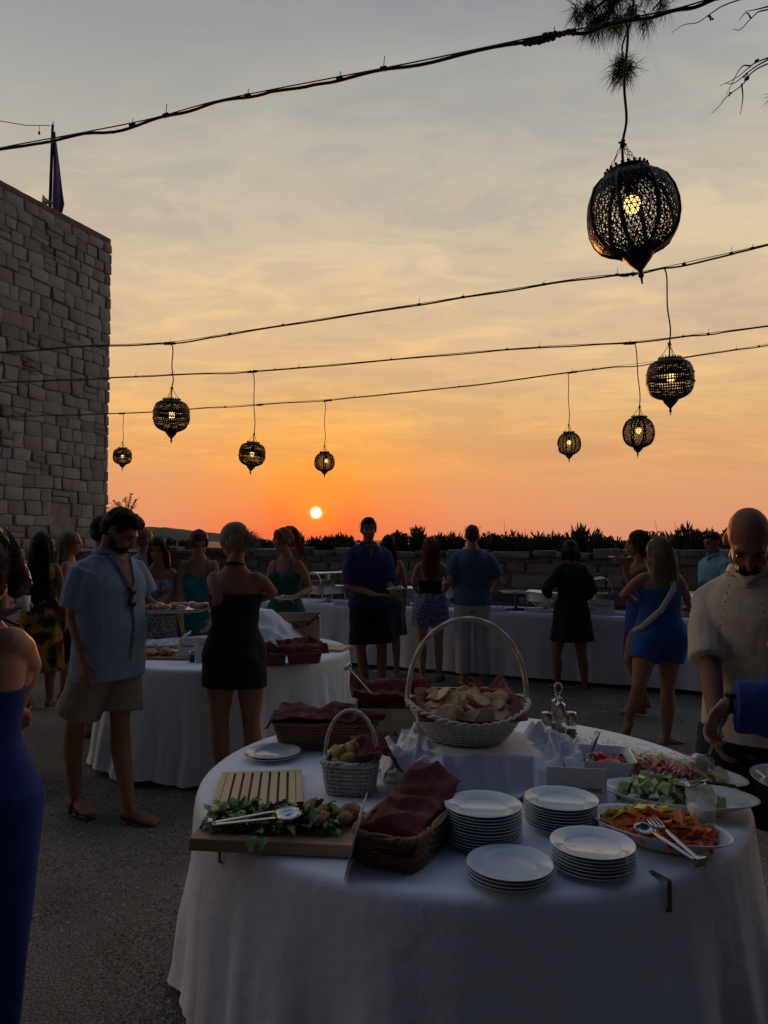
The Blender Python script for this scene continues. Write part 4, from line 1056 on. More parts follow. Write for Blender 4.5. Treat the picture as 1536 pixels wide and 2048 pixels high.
# peppers and carrots dish
dp = V((.765, 2.095, TZ)); dpr = R(-40)
oval_dish('carrot_dish', 'white oval dish of carrots and peppers at the front right', dp, dpr, .2, .122, .052)
CA = [rod_mesh(carrot, .055, .008, i) for i in range(3)]+[wedge_mesh(i+9, carrot) for i in range(3)]; PE = [rod_mesh(pep_y, .045, .008, i+5) for i in range(2)]+[wedge_mesh(i+20, (pep_y, pep_o, pep_y)[i]) for i in range(3)]
random.seed(16)
for i in range(170):
    a, r = rnd(0, 2*pi), random.random()**.5; x, y = .15*r*math.cos(a), .085*r*math.sin(a)
    P_ = Matrix.Translation(dp) @ Matrix.Rotation(dpr, 4, 'Z') @ V((x, y, .036+.06*(1-r*r)*rnd(.4, 1)))
    w = y-.45*x
    if w > .0: piece('pepper_strip', PE[i % 5], P_, (rnd(-.8, .8), rnd(-.8, .8), rnd(0, 6)), 'yellow green pepper piece at the back of the carrot dish', 'pepper pieces in the carrot dish')
    else: piece('carrot_piece', CA[i % 6], P_, (rnd(-.6, .6), rnd(-.6, .6), rnd(0, 6)), 'cut carrot piece at the front of the carrot dish', 'carrot pieces in the carrot dish')
tongs('steel serving tongs across the carrot dish, hinge past the rim', at(1400, 1722, 1.86), on(1290, 1640, TZ+.09), .045, w=.013, heads='fork')

# glass with a milky drink
gp = on(1410, 1680, TZ)
gl = thing('drinking_glass', 'clear tumbler of cloudy drink at the right edge of the table', 'glass', (gp.x, gp.y+.02, TZ))
MB().lathe([(.001, .002), (.03, .002), (.033, .004), (.0435, .138), (.0415, .138), (.0315, .008), (.001, .007)], 32, cap=False).build('tumbler', glass_m, gl)
MB().lathe([(.001, .0085), (.031, .0085), (.0375, .085), (.001, .085)], 32, cap=False).build('drink', mat('cloudy_drink', (.66, .69, .6), .3), gl)
for i in range(4): MB().box((rnd(-.015, .015), rnd(-.015, .015), .08+.008*i), (.02, .02, .018), Euler((rnd(0, 1), rnd(0, 1), rnd(0, 1))).to_matrix()).build('ice_cube', glass_m, gl, bevel=.003)

# cloth clips on the table edges
def clip(label, p, n, h=.07):
    """p: point on the table rim, n: outward direction"""
    t = thing('table_clip', label, 'clip', p, math.atan2(n[1], n[0])-pi/2, 'steel tablecloth clips')
    MB().box((0, -.02, .003), (.014, .06, .003)).build('top_leaf', steel_dark, t, bevel=.001, smooth=False)
    MB().box((0, .0118, -h/2+.003), (.014, .003, h)).build('front_leaf', steel_dark, t, bevel=.001, smooth=False)
    MB().box((0, .004, -h+.004), (.014, .02, .003)).build('foot', steel_dark, t, bevel=.001, smooth=False)
for px, lb in ((1322, 'steel tablecloth clip in front of the carrot dish'), (452, 'steel tablecloth clip under the overhanging cutting board')):
    k = (px-768)/FPX; best = min((i*.002 for i in range(int(pi/.002), int(2*pi/.002))), key=lambda a: abs((T1.x+R1*math.cos(a))/(T1.y+R1*math.sin(a))-k)+(10 if (lb[25] == 'u' and math.cos(a) > 0) else 0))
    clip(lb, (T1.x+R1*math.cos(best), T1.y+R1*math.sin(best), .757), (math.cos(best), math.sin(best)), .075)
a = -pi/2+.36; clip('steel tablecloth clip on the middle round table', (T2.x+R2*math.cos(a), T2.y+R2*math.sin(a), .757), (math.cos(a), math.sin(a)), .07)

# ---------------------------------------------------------------- things on the middle table
def T2p(px, py, z=TZ): return on(px, py, z)
q = T2p(330, 1318); ch_m = mat('salami_red', (.26, .09, .05), .5, var=(40, (.42, .2, .1), .15))
mb_ = thing('charcuterie_board', 'dark board of cold cuts at the left of the middle table', 'board', (q.x, q.y+.08, TZ), R(-6))
MB().box((0, 0, .009), (.42, .24, .018)).build('board', oak, mb_, bevel=.003, smooth=False)
CM = [chunk_mesh(i+80, .035, ch_m, (1, .8, .4), .3, 8, 5) for i in range(4)]; random.seed(3)
for i in range(30): link('cold_cut', CM[i % 4], None, (q.x+rnd(-.17, .06), q.y+.09+rnd(-.08, .08), TZ+.03+rnd(0, .02)), (rnd(-.5, .5), rnd(-.5, .5), rnd(0, 6)), 'slice of cold cut heaped on the dark board', 'food', 'cold cuts on the dark board')
spoon('steel serving fork lying on the cold cuts board', (q.x+.03, q.y+.03, TZ+.06), (q.x+.19, q.y+.02, TZ+.03), bowl=.024)
q = T2p(320, 1296); oval_dish('foil_platter', 'white platter with crumpled film at the left of the middle table', (q.x, q.y+.05), R(-5), .19, .1, .025)
napkin('crumpled clear film over the platter at the left of the middle table', (q.x+.05, q.y+.03, TZ+.02), 0, .34, .16, lambda x, y: .01+.07*sstep(.08, .17, x), .03, 15, 71, mat('white_film', (.8, .83, .88), .2, trans=.3, alpha=.7), 'cling_film', solid=.0005, cat='film')
q = T2p(372, 1322); sign('white card with a cheese heading on the middle table', (q.x-.07, q.y+.06, TZ), (q.x+.09, q.y+.07, TZ), .15, R(10), [('Cheese', .085, .03)], -.02)
q = T2p(402, 1326); sign('white card with three lines of print by the woman in black', (q.x-.04, q.y+.02, TZ), (q.x+.13, q.y+.0, TZ), .165, R(10), [('Smoked ham', .118, .024), ('Salami', .082, .024), ('(pork)', .05, .02)], .0)
q = T2p(384, 1324); pm_ = thing('pepper_mill', 'little glass pepper mill between the two cards', 'mill', (q.x, q.y, TZ))
MB().lathe([(.001, 0), (.018, 0), (.018, .05), (.016, .055)], 16).build('jar', mat('peppercorn', (.04, .03, .02), .4), pm_); MB().lathe([(.017, .052), (.019, .056), (.019, .078), (.001, .08)], 16).build('cap', steel, pm_)
# draped riser on it
r2 = V((-1.02, 5.95, TZ))
rx_ = thing('riser_box', 'tall riser box under the white drape on the middle table', 'box', r2); MB().box((0, 0, .13), (.2, .2, .26)).build('box', oak, rx_, smooth=False)
def drape2(u, v):
    x, y = (u-.5)*1.0, (v-.5)*.7; d = max(0, math.hypot(x*.9, y)-.1); f = 1-sstep(0, .34, d)**.7
    return (x, y, max(.004, .285*f+.03*(1-abs(nz(x*9, y*9, 3))*2.2)*sstep(.03, .2, d)*(1-sstep(.28, .42, d))+.01*nz(x*20, y*20)))
MB().grid(70, 50, drape2, lambda u, v: math.hypot((u-.5)*2, (v-.5)*2) < .9+.12*nz(math.atan2(v-.5, u-.5)*2, 4)).build('riser_drape', linen_fine, None, r2, label='white drape peaking over the riser on the middle table', cat='cloth', solid=.003)
q = T2p(538, 1322); plate_stack(q.x, q.y+.08, 7, 'of the small stack behind the woman in black', 'top plate of the stack behind the woman in black', scale=.8)
q = T2p(538, 1332); b5 = V((q.x, q.y+.08, TZ)); basket('wicker_basket', 'small brown basket right beside the hip of the woman in black', b5, 0, .1, .075, .075, .4, wicker_b, 6, 20, .88)
napkin('red napkin peaking out of the basket beside the woman in black', b5+V((0, 0, .06)), .3, .2, .15, lambda x, y: .015+.05*(1-sstep(0, .07, math.hypot(x, y))), .025, 13, 81)
q = T2p(605, 1330); b6 = V((q.x, q.y+.1, TZ)); basket('wicker_basket', 'brown basket with trailing red napkins on the middle table', b6, R(8), .12, .08, .09, .4, wicker_b, 7, 22, .85)
napkin('red napkin trailing over the front of its basket on the middle table', b6+V((-.01, -.03, .075)), .4, .32, .24, lambda x, y: .03-.085*sstep(.05, .12, -y)+.03*sstep(.03, .12, y), .032, 10, 91)
q = T2p(605, 1290); b7 = V((q.x+.01, q.y, TZ)); 
cr2 = thing('wooden_crate', 'pale wooden crate holding red napkins on the middle table', 'crate', (b7.x-.06, b7.y+.12, TZ), R(3))
MB().box((0, -.1, .1), (.36, .012, .2)).build('front_panel', plyw, cr2, smooth=False); MB().box((0, .1, .12), (.36, .012, .24)).build('back_panel', plyw, cr2, smooth=False)
for s_ in (-1, 1): MB().box((s_*.174, 0, .11), (.0118, .186, .22)).build('side_panel', plyw, cr2, smooth=False)
napkin('red napkin fanned upright in front of the far crate', (b7.x+.02, b7.y-.02, TZ+.04), .2, .2, .12, lambda x, y: .1+.06*sstep(-.02, .1, x), .04, 11, 95)
slat_board('bamboo bread board at the right end of the middle table', (T2p(655, 1300).x, T2p(655, 1300).y+.05), R(-14), .3, .24)
text('~', .01, ink, None, (0, 0, -5), (0, 0, 0)) if False else None

# ---------------------------------------------------------------- buffet: chafing dishes and cards
chrome = mat('brushed_chrome', (.7, .69, .67), .3, 1.)
def chafing(label, p, rz, style, L_=.5, D_=.34, open_=70):
    t = thing('chafing_dish', label, 'chafing dish', p, rz, 'chafing dishes on the buffet')
    for sx in (-1, 1):
        for sy in (-1, 1): MB().tube([(sx*L_*.42, sy*D_*.42, 0), (sx*L_*.4, sy*D_*.38, .13), (sx*L_*.44, sy*D_*.44, .2)], .008, 6).build('leg', chrome, t)
    n = 40; rg = lambda k, z: [superell(2*pi*j/n, L_/2*k, D_/2*k, .3)+V((0, 0, z)) for j in range(n)]
    MB().loft([rg(.02, .11), rg(.88, .11), rg(.92, .2), rg(1.02, .205), rg(1.02, .215), rg(.9, .213), rg(.86, .13), rg(.02, .128)]).build('pan', chrome, t, auto=40)
    MB().loft([rg(.02, .188), rg(.87, .185), rg(.02, .18)]).build('food', mat('stew', (.2, .1, .04), .4, bump=(60, .8, .01)), t)
    MB().lathe([(.05, 0), (.052, .05), (.03, .055), (.001, .055)], 14).build('burner', chrome, t)
    if style == 'roll':
        lid = MB().grid(20, 12, lambda u, v: ((u-.5)*L_*.98, .02-D_*.5*math.cos(pi*(.5+.5*v)) if False else D_*.48*math.sin(-.2+1.5*v)*.5+.08, .215+D_*.9*math.sin(.3+1.25*v)*.75))
        lid = MB(); R_ = D_*.5
        lid.grid(24, 14, lambda u, v: ((u-.5)*L_*.96*(1-.06*v), R_*math.cos(R(20)+R(95)*v), .21+R_*1.15*math.sin(R(20)+R(95)*v)))
        lo = lid.build('lid', chrome, t, solid=.003)
        MB().tube([(-.06, R_*math.cos(R(112)), .235+R_*1.1), (-.06, R_*math.cos(R(118))-.02, .26+R_*1.1), (.06, R_*math.cos(R(118))-.02, .26+R_*1.1), (.06, R_*math.cos(R(112)), .235+R_*1.1)], .008, 6).build('handle', blackp, lo)
        for sx in (-1, 1):
            MB().tube([(sx*L_*.49, R_*math.cos(R(a)), .21+R_*1.15*math.sin(R(a))) for a in range(0, 181, 12)], .007, 6).build('hoop', chrome, t)
    else:
        M_ = Matrix.Translation((0, D_/2, .22)) @ Matrix.Rotation(R(open_), 4, 'X')
        lid = MB(); lid.loft([rg(.9, .05), rg(.97, .03), rg(1.0, .0), rg(.96, .002), rg(.86, .045)]); lid.loft([rg(.02, .06), rg(.9, .05)], cap=False)
        lid.v = [tuple(M_ @ (V(v)+V((0, -D_/2, 0)))) for v in lid.v]
        lo = lid.build('lid', chrome, t, auto=40)
        h0 = M_ @ V((-.05, -D_*.5, .06)); h1 = M_ @ V((-.04, -D_*.5, .09)); h2 = M_ @ V((.04, -D_*.5, .09)); h3 = M_ @ V((.05, -D_*.5, .06))
        MB().tube([h0, h1, h2, h3], .008, 6).build('handle', blackp, lo)
    return t
chafing('roll top chafing dish between the green dress and the man in dark blue', bpt(655, .36), brot+R(70), 'roll')
chafing('chafing dish with its lid leaning open right of the man in dark blue', bpt(812, .34), brot+R(188), 'flap', .42, .32, 38)
chafing('roll top chafing dish behind the red haired woman', bpt(893, .42), brot+R(70), 'roll', .46, .3)
chafing('open chafing dish right of the man in white trousers', bpt(1088, .34), brot+R(150), 'flap', .42, .3, 42)
chafing('roll top chafing dish right behind the woman in black', bpt(1180, .45), brot+R(70), 'roll', .46, .32)
chafing('chafing dish at the right end hidden behind the blue outfit', bpt(1365, .38), brot, 'flap', .5, .32, 20)
q = bpt(1030, .3); cst = thing('cake_stand', 'low steel stand with a round dish between two chafing dishes', 'stand', q)
MB().lathe([(.001, 0), (.13, 0), (.13, .012), (.03, .02), (.016, .04), (.016, .19), (.03, .2), (.001, .2)], 24).build('stand', steel_dark, cst); MB().lathe([(.02, .2), (.15, .205), (.19, .222), (.195, .225), (.15, .212), (.001, .208)], 32).build('dish', chrome, cst)
for px, y, lb in ((690, .1, 'white tray at the front of the buffet by the man in dark blue'), (990, .12, 'white tray beside the white trousers on the buffet'), (1075, .14, 'white tray under the open chafing dish'), (1236, .2, 'white tray right of the small buffet card')):
    q = bpt(px, y); t = thing('serving_tray', lb, 'tray', q, brot, 'white trays on the buffet'); n = 32
    rg = lambda k, z: [superell(2*pi*j/n, .15*k, .09*k, .3)+V((0, 0, z)) for j in range(n)]
    MB().loft([rg(.02, .004), rg(.9, 0), rg(1, .03), rg(.97, .03), rg(.88, .008), rg(.02, .008)]).build('tray', china2, t, auto=40)
    for k in range(2): MB().tube([(-.05+.08*k, -.02, .012), (.02+.08*k, .06, .04)], .006, 6).build('spoon', chrome, t)
q = bpt(1203, .08); sign('small white card on the buffet right of the woman in black', (q.x-.13, q.y+.02, .764), (q.x+.12, q.y-.05, .764), .17, R(8), [('Pork medallions', .1, .026)], 0)
# ---------------------------------------------------------------- people
def skin(n, c, c2=None): return mat('skin_'+n, c, .68, bump=(120, .15, .003), sub=.1, spec=.3, var=(6, c2 or tuple(x*1.12 for x in c), .25))
SK = {'fair': skin('fair', (.38, .2, .135)), 'tan': skin('tan', (.26, .125, .075)), 'mid': skin('mid', (.3, .15, .095)), 'deep': skin('deep', (.21, .095, .06))}
def cloth(n, c, c2=None, scale=20, k=.2, b=(160, .35, .004), **q): return mat('cloth_'+n, c, .9, bump=b, var=(scale, c2, k) if c2 else None, **q)
def hairm(n, c, c2): return mat('hair_'+n, c, .6, spec=.2, bump=(60, .8, .006), var=(30, c2, .2), stretch=(3, 3, .25))
HR = {'black': hairm('black', (.008, .006, .005), (.02, .014, .01)), 'dark': hairm('dark_brown', (.018, .011, .007), (.04, .024, .014)), 'brown': hairm('brown', (.05, .026, .013), (.09, .048, .024)),
      'red': hairm('auburn', (.12, .035, .012), (.2, .065, .022)), 'blond': hairm('blond', (.2, .125, .055), (.3, .2, .1)), 'ash': hairm('ash_blond', (.15, .11, .07), (.24, .18, .11))}
eye_m = mat('eye_dark', (.02, .014, .012), .2); lip_m = mat('lips', (.3, .09, .075), .45)
TORSO = {'m': [(.78, .105, .085, 0), (.86, .16, .115, .005), (.93, .172, .122, .005), (1.0, .165, .112, 0), (1.08, .152, .102, -.004), (1.2, .163, .113, -.004), (1.3, .18, .122, 0), (1.37, .168, .105, .008), (1.43, .112, .078, .012), (1.48, .066, .062, .012), (1.52, .055, .058, .008)],
         'f': [(.78, .11, .09, 0), (.86, .175, .122, .008), (.92, .185, .125, .01), (1.0, .165, .108, .004), (1.09, .125, .088, 0), (1.2, .137, .097, 0), (1.3, .155, .105, .002), (1.38, .15, .088, .008), (1.43, .105, .065, .012), (1.475, .055, .052, .012), (1.52, .047, .05, .008)]}
class Fig:
    def __init__(s, label, x, y, yaw, H=1.75, sex='f', build=1., sk='mid', lean=0, vox=.012, head=(0, 0, 0), arms=None, legs=None, belly=0, feet=True, sway=0, drop=0., hips=1.):
        s.t = thing('person', label, 'person', (x, y, 0), R(yaw)); s.k = k = H/1.75; s.sex = sex; s.b = build; s.lean = R(lean); s.vox = vox; s.skm = SK[sk]; s.belly = belly; s.sway = sway; s.hips = hips
        s.inv = (Matrix.Translation((x, y, 0)) @ Matrix.Rotation(R(yaw), 4, 'Z')).inverted()
        sw = (.18 if sex == 'm' else .155)*k*(.75+.25*build)
        s.hip = .092*k*build; s.sh = {-1: s.up((-sw, .01, (1.385 if sex == 'm' else 1.4)*k-drop)), 1: s.up((sw, .01, (1.385 if sex == 'm' else 1.4)*k-drop))}
        s.arm = {}; s.leg = {}
        for sd_, nm in ((-1, 'R'), (1, 'L')):
            S0 = s.sh[sd_]; a = (arms or {}).get(nm)
            if a is None: e = S0+V((sd_*.055*k, .02, -.275*k)); w = e+V((sd_*.01, -.06*k, -.24*k)); hd = None
            else:
                e, w = s.inv @ V(a[0]), s.inv @ V(a[1]); hd = (s.inv.to_3x3() @ V(a[2])) if len(a) > 2 else None
            s.arm[sd_] = (S0, e, w, hd, a[3] if a and len(a) > 3 else .35)
            g = (legs or {}).get(nm)
            H0 = V((sd_*s.hip, .005, .875*k))
            if g is None: kn = V((sd_*s.hip*1.08, -.02, .49*k)); an = V((sd_*s.hip*1.12, .025, .085*k)); fd = V((sd_*.25, -1, 0))
            else: kn, an = s.inv @ V(g[0]), s.inv @ V(g[1]); fd = s.inv.to_3x3() @ V(g[2]) if len(g) > 2 else V((sd_*.2, -1, 0))
            s.leg[sd_] = (H0, kn, an, fd)
        hy, hp, hr = head
        s.hr = Euler((R(-hp)*-1, R(hr), R(hy)), 'XYZ').to_matrix()
        nb = s.up((0, .012, 1.475*k)); s.nb = nb
        hc = s.up((0, .0, 1.63*k)); off = hc-nb
        s.hc = nb+Euler((R(hp)*.7+s.lean*0, 0, R(hy)*.3)).to_matrix() @ off
        s.hk = k*(1.03 if sex == 'm' else .98)
        s.body(feet)
    def up(s, p):
        p = V(p); z0 = .95*s.k; q = max(0, min(1, (p.z-.85*s.k)/(.3*s.k)))
        if s.lean:
            a = s.lean*q; dz = p.z-z0
            p = V((p.x, p.y*math.cos(a)-dz*math.sin(a), z0+dz*math.cos(a)+p.y*math.sin(a)))
        p.x += s.sway*q*max(0, p.z-.9*s.k)
        return p
    def ring(s, z, inf=0., n=26, wx=1., wy=1.):
        """horizontal section of the trunk at height z (1.75 m figure), inflated"""
        T = TORSO[s.sex]; k = s.k
        for a, b in zip(T, T[1:]):
            if a[0] <= z <= b[0] or (b is T[-1]): break
        f = max(0, min(1, (z-a[0])/(b[0]-a[0]))); rx, ry, yo = (a[i]+(b[i]-a[i])*f for i in (1, 2, 3))
        hk_ = 1+(s.hips-1)*math.exp(-((z-.89)/.09)**2); rx *= hk_; ry *= hk_
        bl = s.belly*math.exp(-((z-1.06)/.13)**2)
        rx = rx*k*s.b*wx+inf+bl*.4; ry = ry*k*(.5+.5*s.b)*wy+inf
        out = []
        for j in range(n):
            a_ = 2*pi*j/n; y = ry*math.sin(a_)*(1 if math.sin(a_) > 0 else 1+bl/ry) + yo*k
            out.append(s.up((rx*math.cos(a_), y, z*k)))
        return out
    def front(s, x, z, inf=0.):
        rg = s.ring(z, inf, 120); c = [p for j, p in enumerate(rg) if math.sin(2*pi*j/120) < 0]
        return min(c, key=lambda p: abs(p.x-x))
    def neckline(s, m, inf, z_low, w=.055, buttons=4, z_end=.86):
        k = s.k
        def f_(u, v):
            z = 1.475+(z_low-1.475)*v; p = s.front((u-.5)*2*w*k*(1-v)**.8, z, inf+.006); return p
        MB().grid(10, 12, f_).build('open_neck', s.skm, s.t, solid=.004)
        pts = [s.front(0, z_low+(z_end-z_low)*i/10, inf+.004) for i in range(11)]
        MB().tube(pts, .014, 6, flat=.2, up=(1, 0, 0)).build('placket', m, s.t)
        for d in (-1, 1): MB().tube([s.front(d*w*k*(1-i/6)**.8+d*.006, 1.47+(z_low-1.47)*i/6, inf+.007) for i in range(7)], [.016, .015, .013, .011, .009, .007, .004], 6, flat=.3, up=(1, 0, 0)).build('lapel', m, s.t)
        for i in range(buttons):
            p = s.front(0, z_low-.04+(z_end-z_low)*i/buttons*.95, inf+.009); MB().ell(p, (.006, .003, .006), None, 8, 5).build('button', card, s.t)
    def torso(s, mb, z0, z1, inf=0., steps=9, wx=None, ends=(1, 1), hold=0.):
        rs = []
        for i in range(steps+1):
            z = z0+(z1-z0)*i/steps; w = wx(i/steps) if wx else 1.
            rg = s.ring(max(z, hold), inf, wx=w, wy=w)
            if z < hold: rg = [V((p.x, p.y, p.z-(hold-z)*s.k)) for p in rg]
            rs.append(rg)
        mb.loft(rs)
        if s.sex == 'f':
            if z1 > 1.27 and z0 < 1.25:
                for d in (-1, 1): mb.ell(s.up((d*.068*s.k*s.b, -.082*s.k, 1.265*s.k)), (.06*s.k+inf, .052*s.k+inf, .058*s.k+inf))
            if z0 < .88:
                for d in (-1, 1): mb.ell((d*.078*s.k*s.b, .062*s.k, .885*s.k), (.088*s.k*s.b+inf, .078*s.k*s.b+inf, .095*s.k+inf))
        return mb
    def limb(s, mb, pts, rs, n=12): mb.tube(pts, rs, n, ball=True); return mb
    def legpath(s, d, inf=0., to=1.):
        H0, kn, an, fd = s.leg[d]; k = s.k; b = s.b*(1.08 if s.sex == 'f' else 1.0)
        cal = kn.lerp(an, .34)+V((0, .018*k, 0))
        pts = [H0, H0.lerp(kn, .5)+V((0, -.01*k, 0)), kn, cal, an]; rs = [.092*k*b, .074*k*b, .053*k*(.6+.4*b), .054*k*(.5+.5*b), .035*k]
        ds = [0, .3, .58, .74, 1.0]
        if to < 1:
            q = [(p, r) for p, r, d_ in zip(pts, rs, ds) if d_ < to-.02]
            i = len(q)-1; f = (to-ds[i])/(ds[i+1]-ds[i]); q.append((pts[i].lerp(pts[i+1], f), rs[i]+(rs[i+1]-rs[i])*f))
            pts, rs = [x[0] for x in q], [x[1] for x in q]
        return pts, [r+inf for r in rs]
    def hand(s, mb, e, w, hd, curl, d):
        k = s.k; dr = (hd or (w-e)).normalized(); fwd = V((0, -1, 0))
        n = (V((-d, 0, 0)) if abs(dr.z) > .6 else V((0, 0, -1))); n = (n-dr*n.dot(dr)).normalized(); a = dr.cross(n).normalized()
        if a.dot(fwd) < 0 and abs(dr.z) > .6: a = -a
        if abs(dr.z) <= .6 and a.dot(V((-d, 0, 0))) < 0: a = -a
        pr = []
        for q, wd_, th in ((-.01, .026, .02), (.02, .033, .017), (.055, .041, .015), (.088, .041, .013), (.098, .035, .01)):
            c = w+dr*q*k; pr.append([c+a*wd_*k*math.cos(2*pi*j/12)+n*th*k*math.sin(2*pi*j/12) for j in range(12)])
        mb.loft(pr)
        for i, l in enumerate((.92, 1.05, 1.0, .8)):
            b0 = w+dr*.09*k+a*(.03-.02*i)*k; ang = curl*(1+.12*i); q = b0; pts = [b0]
            for j, sl in enumerate((.038, .027, .02)):
                aa = ang*(j+.6)*1.0; q = q+(dr*math.cos(aa)+n*math.sin(aa))*sl*l*k; pts.append(q)
            mb.tube(pts, [.0095*k, .009*k, .0085*k, .0075*k], 7, ball=True)
        t0 = w+dr*.028*k+a*.026*k; t1 = t0+(dr*.62+a*.62+n*.35).normalized()*.04*k; t2 = t1+(dr*.85+a*.2+n*.45).normalized()*.034*k
        mb.tube([t0, t1, t2], [.013*k, .0105*k, .0085*k], 7, ball=True)
        return dr, n, a
    def body(s, feet):
        mb = MB(); k = s.k; s.torso(mb, .78, 1.52, 0, 14)
        s.hands = {}
        for d in (-1, 1):
            S0, e, w, hd, curl = s.arm[d]; ab = (1.0 if s.sex == 'm' else .84)*(.45+.55*s.b)
            fm = e.lerp(w, .3)
            s.limb(mb, [S0+V((-d*.02*k, 0, -.008*k)), S0.lerp(e, .35), S0.lerp(e, .8), e, fm, w], [.055*k*ab, .049*k*ab, .041*k*ab, .039*k*ab, .04*k*ab, .0265*k*ab])
            s.hands[d] = s.hand(mb, e, w, hd, curl, d)
            pts, rs = s.legpath(d); s.limb(mb, pts, rs, 14)
            H0, kn, an, fd = s.leg[d]
            if feet:
                f = V(fd).normalized(); u = V((0, 0, 1)) if abs(f.z) < .8 else V((0, -1, 0)); sd_ = f.cross(u).normalized(); u = sd_.cross(f).normalized(); rg = []
                for q, wd_, ht, dz in ((-.055, .02, .02, .028), (-.045, .033, .034, .036), (.0, .035, .042, .045), (.06, .037, .033, .036), (.12, .045, .022, .025), (.165, .044, .015, .018), (.19, .025, .01, .014)):
                    c = an+f*q*k+u*(dz-.083)*k; rg.append([c+sd_*wd_*k*math.cos(2*pi*j/12)+u*ht*k*math.sin(2*pi*j/12) for j in range(12)])
                mb.loft(rg)
        # neck and head
        h = s.hk; hc = s.hc; Rm = s.hr
        mb.tube([s.nb+V((0, .0, -.05*k)), s.nb, hc+Rm @ V((0, .018, -.05))*h], [.06*k, (.056 if s.sex == 'm' else .046)*k, (.054 if s.sex == 'm' else .044)*k], 12, ball=True)
        P = lambda x, y, z: hc+Rm @ V((x, y, z))*h
        E = lambda c, r: mb.ell(P(*c), [q*h for q in r], Rm)
        E((0, .014, .026), (.074, .094, .092)); E((0, -.028, -.035), (.062, .066, .082)); E((0, -.05, -.092), (.034 if s.sex == 'm' else .028, .034, .028))
        E((0, -.075, .028), (.052, .02, .016)); E((.038, -.068, -.03), (.02, .018, .02)); E((-.038, -.068, -.03), (.02, .018, .02)); E((0, -.088, -.064), (.022, .013, .012))
        mb.tube([P(0, -.09, .016), P(0, -.104, -.01), P(0, -.112, -.032)], [.008*h, .0105*h, .0135*h], 8, ball=True)
        for d in (-1, 1): E((d*.077, .012, -.008), (.01, .019, .031))
        o = organic(mb, 'body', s.skm, s.t, s.vox, 3)
        for d in (-1, 1):
            MB().ell(P(d*.031, -.0835, .004), (.0125*h, .008*h, .007*h), Rm, 8, 6).build('eye', eye_m, s.t)
            MB().tube([P(d*.015, -.0965, .026), P(d*.034, -.093, .03), P(d*.052, -.08, .024)], [.0035*h, .0045*h, .003*h], 5).build('eyebrow', HR['dark'], s.t)
        MB().ell(P(0, -.1, -.0645), (.021*h, .006*h, .0075*h), Rm, 10, 6).build('lips', lip_m, s.t)
    # ---- clothes
    def sleeve(s, mb, d, frac, r0, r1, inf=.012):
        S0, e, w, hd, c = s.arm[d]; k = s.k
        if frac <= 1: end = S0.lerp(e, frac); pts = [S0+V((-d*.03*k, 0, .0)), S0.lerp(e, frac*.5), end]
        else: pts = [S0+V((-d*.03*k, 0, 0)), S0.lerp(e, .55), e, e.lerp(w, frac-1)]
        m = len(pts); mb.tube(pts, [(r0+(r1-r0)*i/(m-1))*k for i in range(m)], 14)
        a, b = pts[-2], pts[-1]; dr = (b-a).normalized()
        return b, dr, r1*k
    def top(s, name, m, z0=.84, z1=1.47, inf=.016, sl=None, sr=(.082, .075), folds=((.12, .022), (.045, .008)), sm=3, wx=None, neck=True):
        mb = MB(); s.torso(mb, z0, z1, inf, 12, wx, hold=.93)
        if sl:
            for d in (-1, 1):
                f = sl if not hasattr(sl, '__len__') else sl[0 if d < 0 else 1]
                if f: s.sleeve(mb, d, f, *sr)
            for d in (-1, 1): mb.tube([s.up((d*.05*s.k, .012, 1.45*s.k)), s.sh[d]+V((-d*.01, 0, .0))], [.046*s.k, .06*s.k*(.6+.4*s.b)], 12, ball=True)
        return organic(mb, name, m, s.t, s.vox*.95, sm, folds)
    def bottoms(s, name, m, to=.4, inf=.02, z1=1.0, flare=.02, folds=((.12, .02), (.04, .006))):
        mb = MB(); s.torso(mb, .8, z1, inf, 6)
        for d in (-1, 1):
            pts, rs = s.legpath(d, inf, to); m_ = len(rs); rs = [max(r, rs[0]*(.9-.3*(to > .7)*i/m_))+flare*i/(m_-1) for i, r in enumerate(rs)]
            mb.tube(pts, rs, 16)
        return organic(mb, name, m, s.t, s.vox*.95, 2, folds)
    def skirt(s, name, m, z_top, z_hem, inf=.014, flare=.05, ripple=.02, nr=9, folds=((.1, .016),), bodice=None, cling=0., tight=False):
        """bodice: top height of the dress; one continuous garment down to the hem"""
        mb = MB(); zb = bodice or z_top
        s.torso(mb, max(z_hem, .86), zb, inf, 12)
        rs = []; zs = [z_top+(z_hem-z_top)*i/10 for i in range(11)]; base = s.ring(max(.9, min(z_top, 1.0)), inf, 48)
        for i, z in enumerate(zs):
            q = i/10; zz = max(z, .9); rg = s.ring(zz, inf, 48) if z >= .9 else s.ring(.9, inf, 48)
            c = sum(rg, V())/48; out = []
            for j, p in enumerate(rg):
                d = V((p.x-c.x, p.y-c.y, 0)); below = max(0, .9-z)
                kx = 1+flare*below/.1*.1/max(.05, d.length)*1.0-cling*below
                rp = ripple*min(1, below*3)*math.sin(nr*2*pi*j/48+math.sin(j*.7)*.8)
                out.append(V((c.x+d.x*kx+d.x/max(d.length, .01)*rp, c.y+d.y*kx+d.y/max(d.length, .01)*rp, z*s.k if z < .9 else p.z)))
            rs.append(out)
        mb.loft(rs)
        return organic(mb, name, m, s.t, s.vox*.95, 3, folds)
    def straps(s, m, name='strap', z=1.34, r=.006, wide=.085):
        k = s.k
        for d in (-1, 1):
            MB().tube([s.up((d*wide*k, -.1*k, z*k)), s.up((d*wide*1.02*k, -.055*k, 1.435*k)), s.up((d*wide*k, .012*k, 1.462*k)), s.up((d*wide*k, .075*k, 1.42*k)), s.up((d*wide*.9*k, .105*k, z*k-.03))], r, 6, flat=.6).build(name, m, s.t)
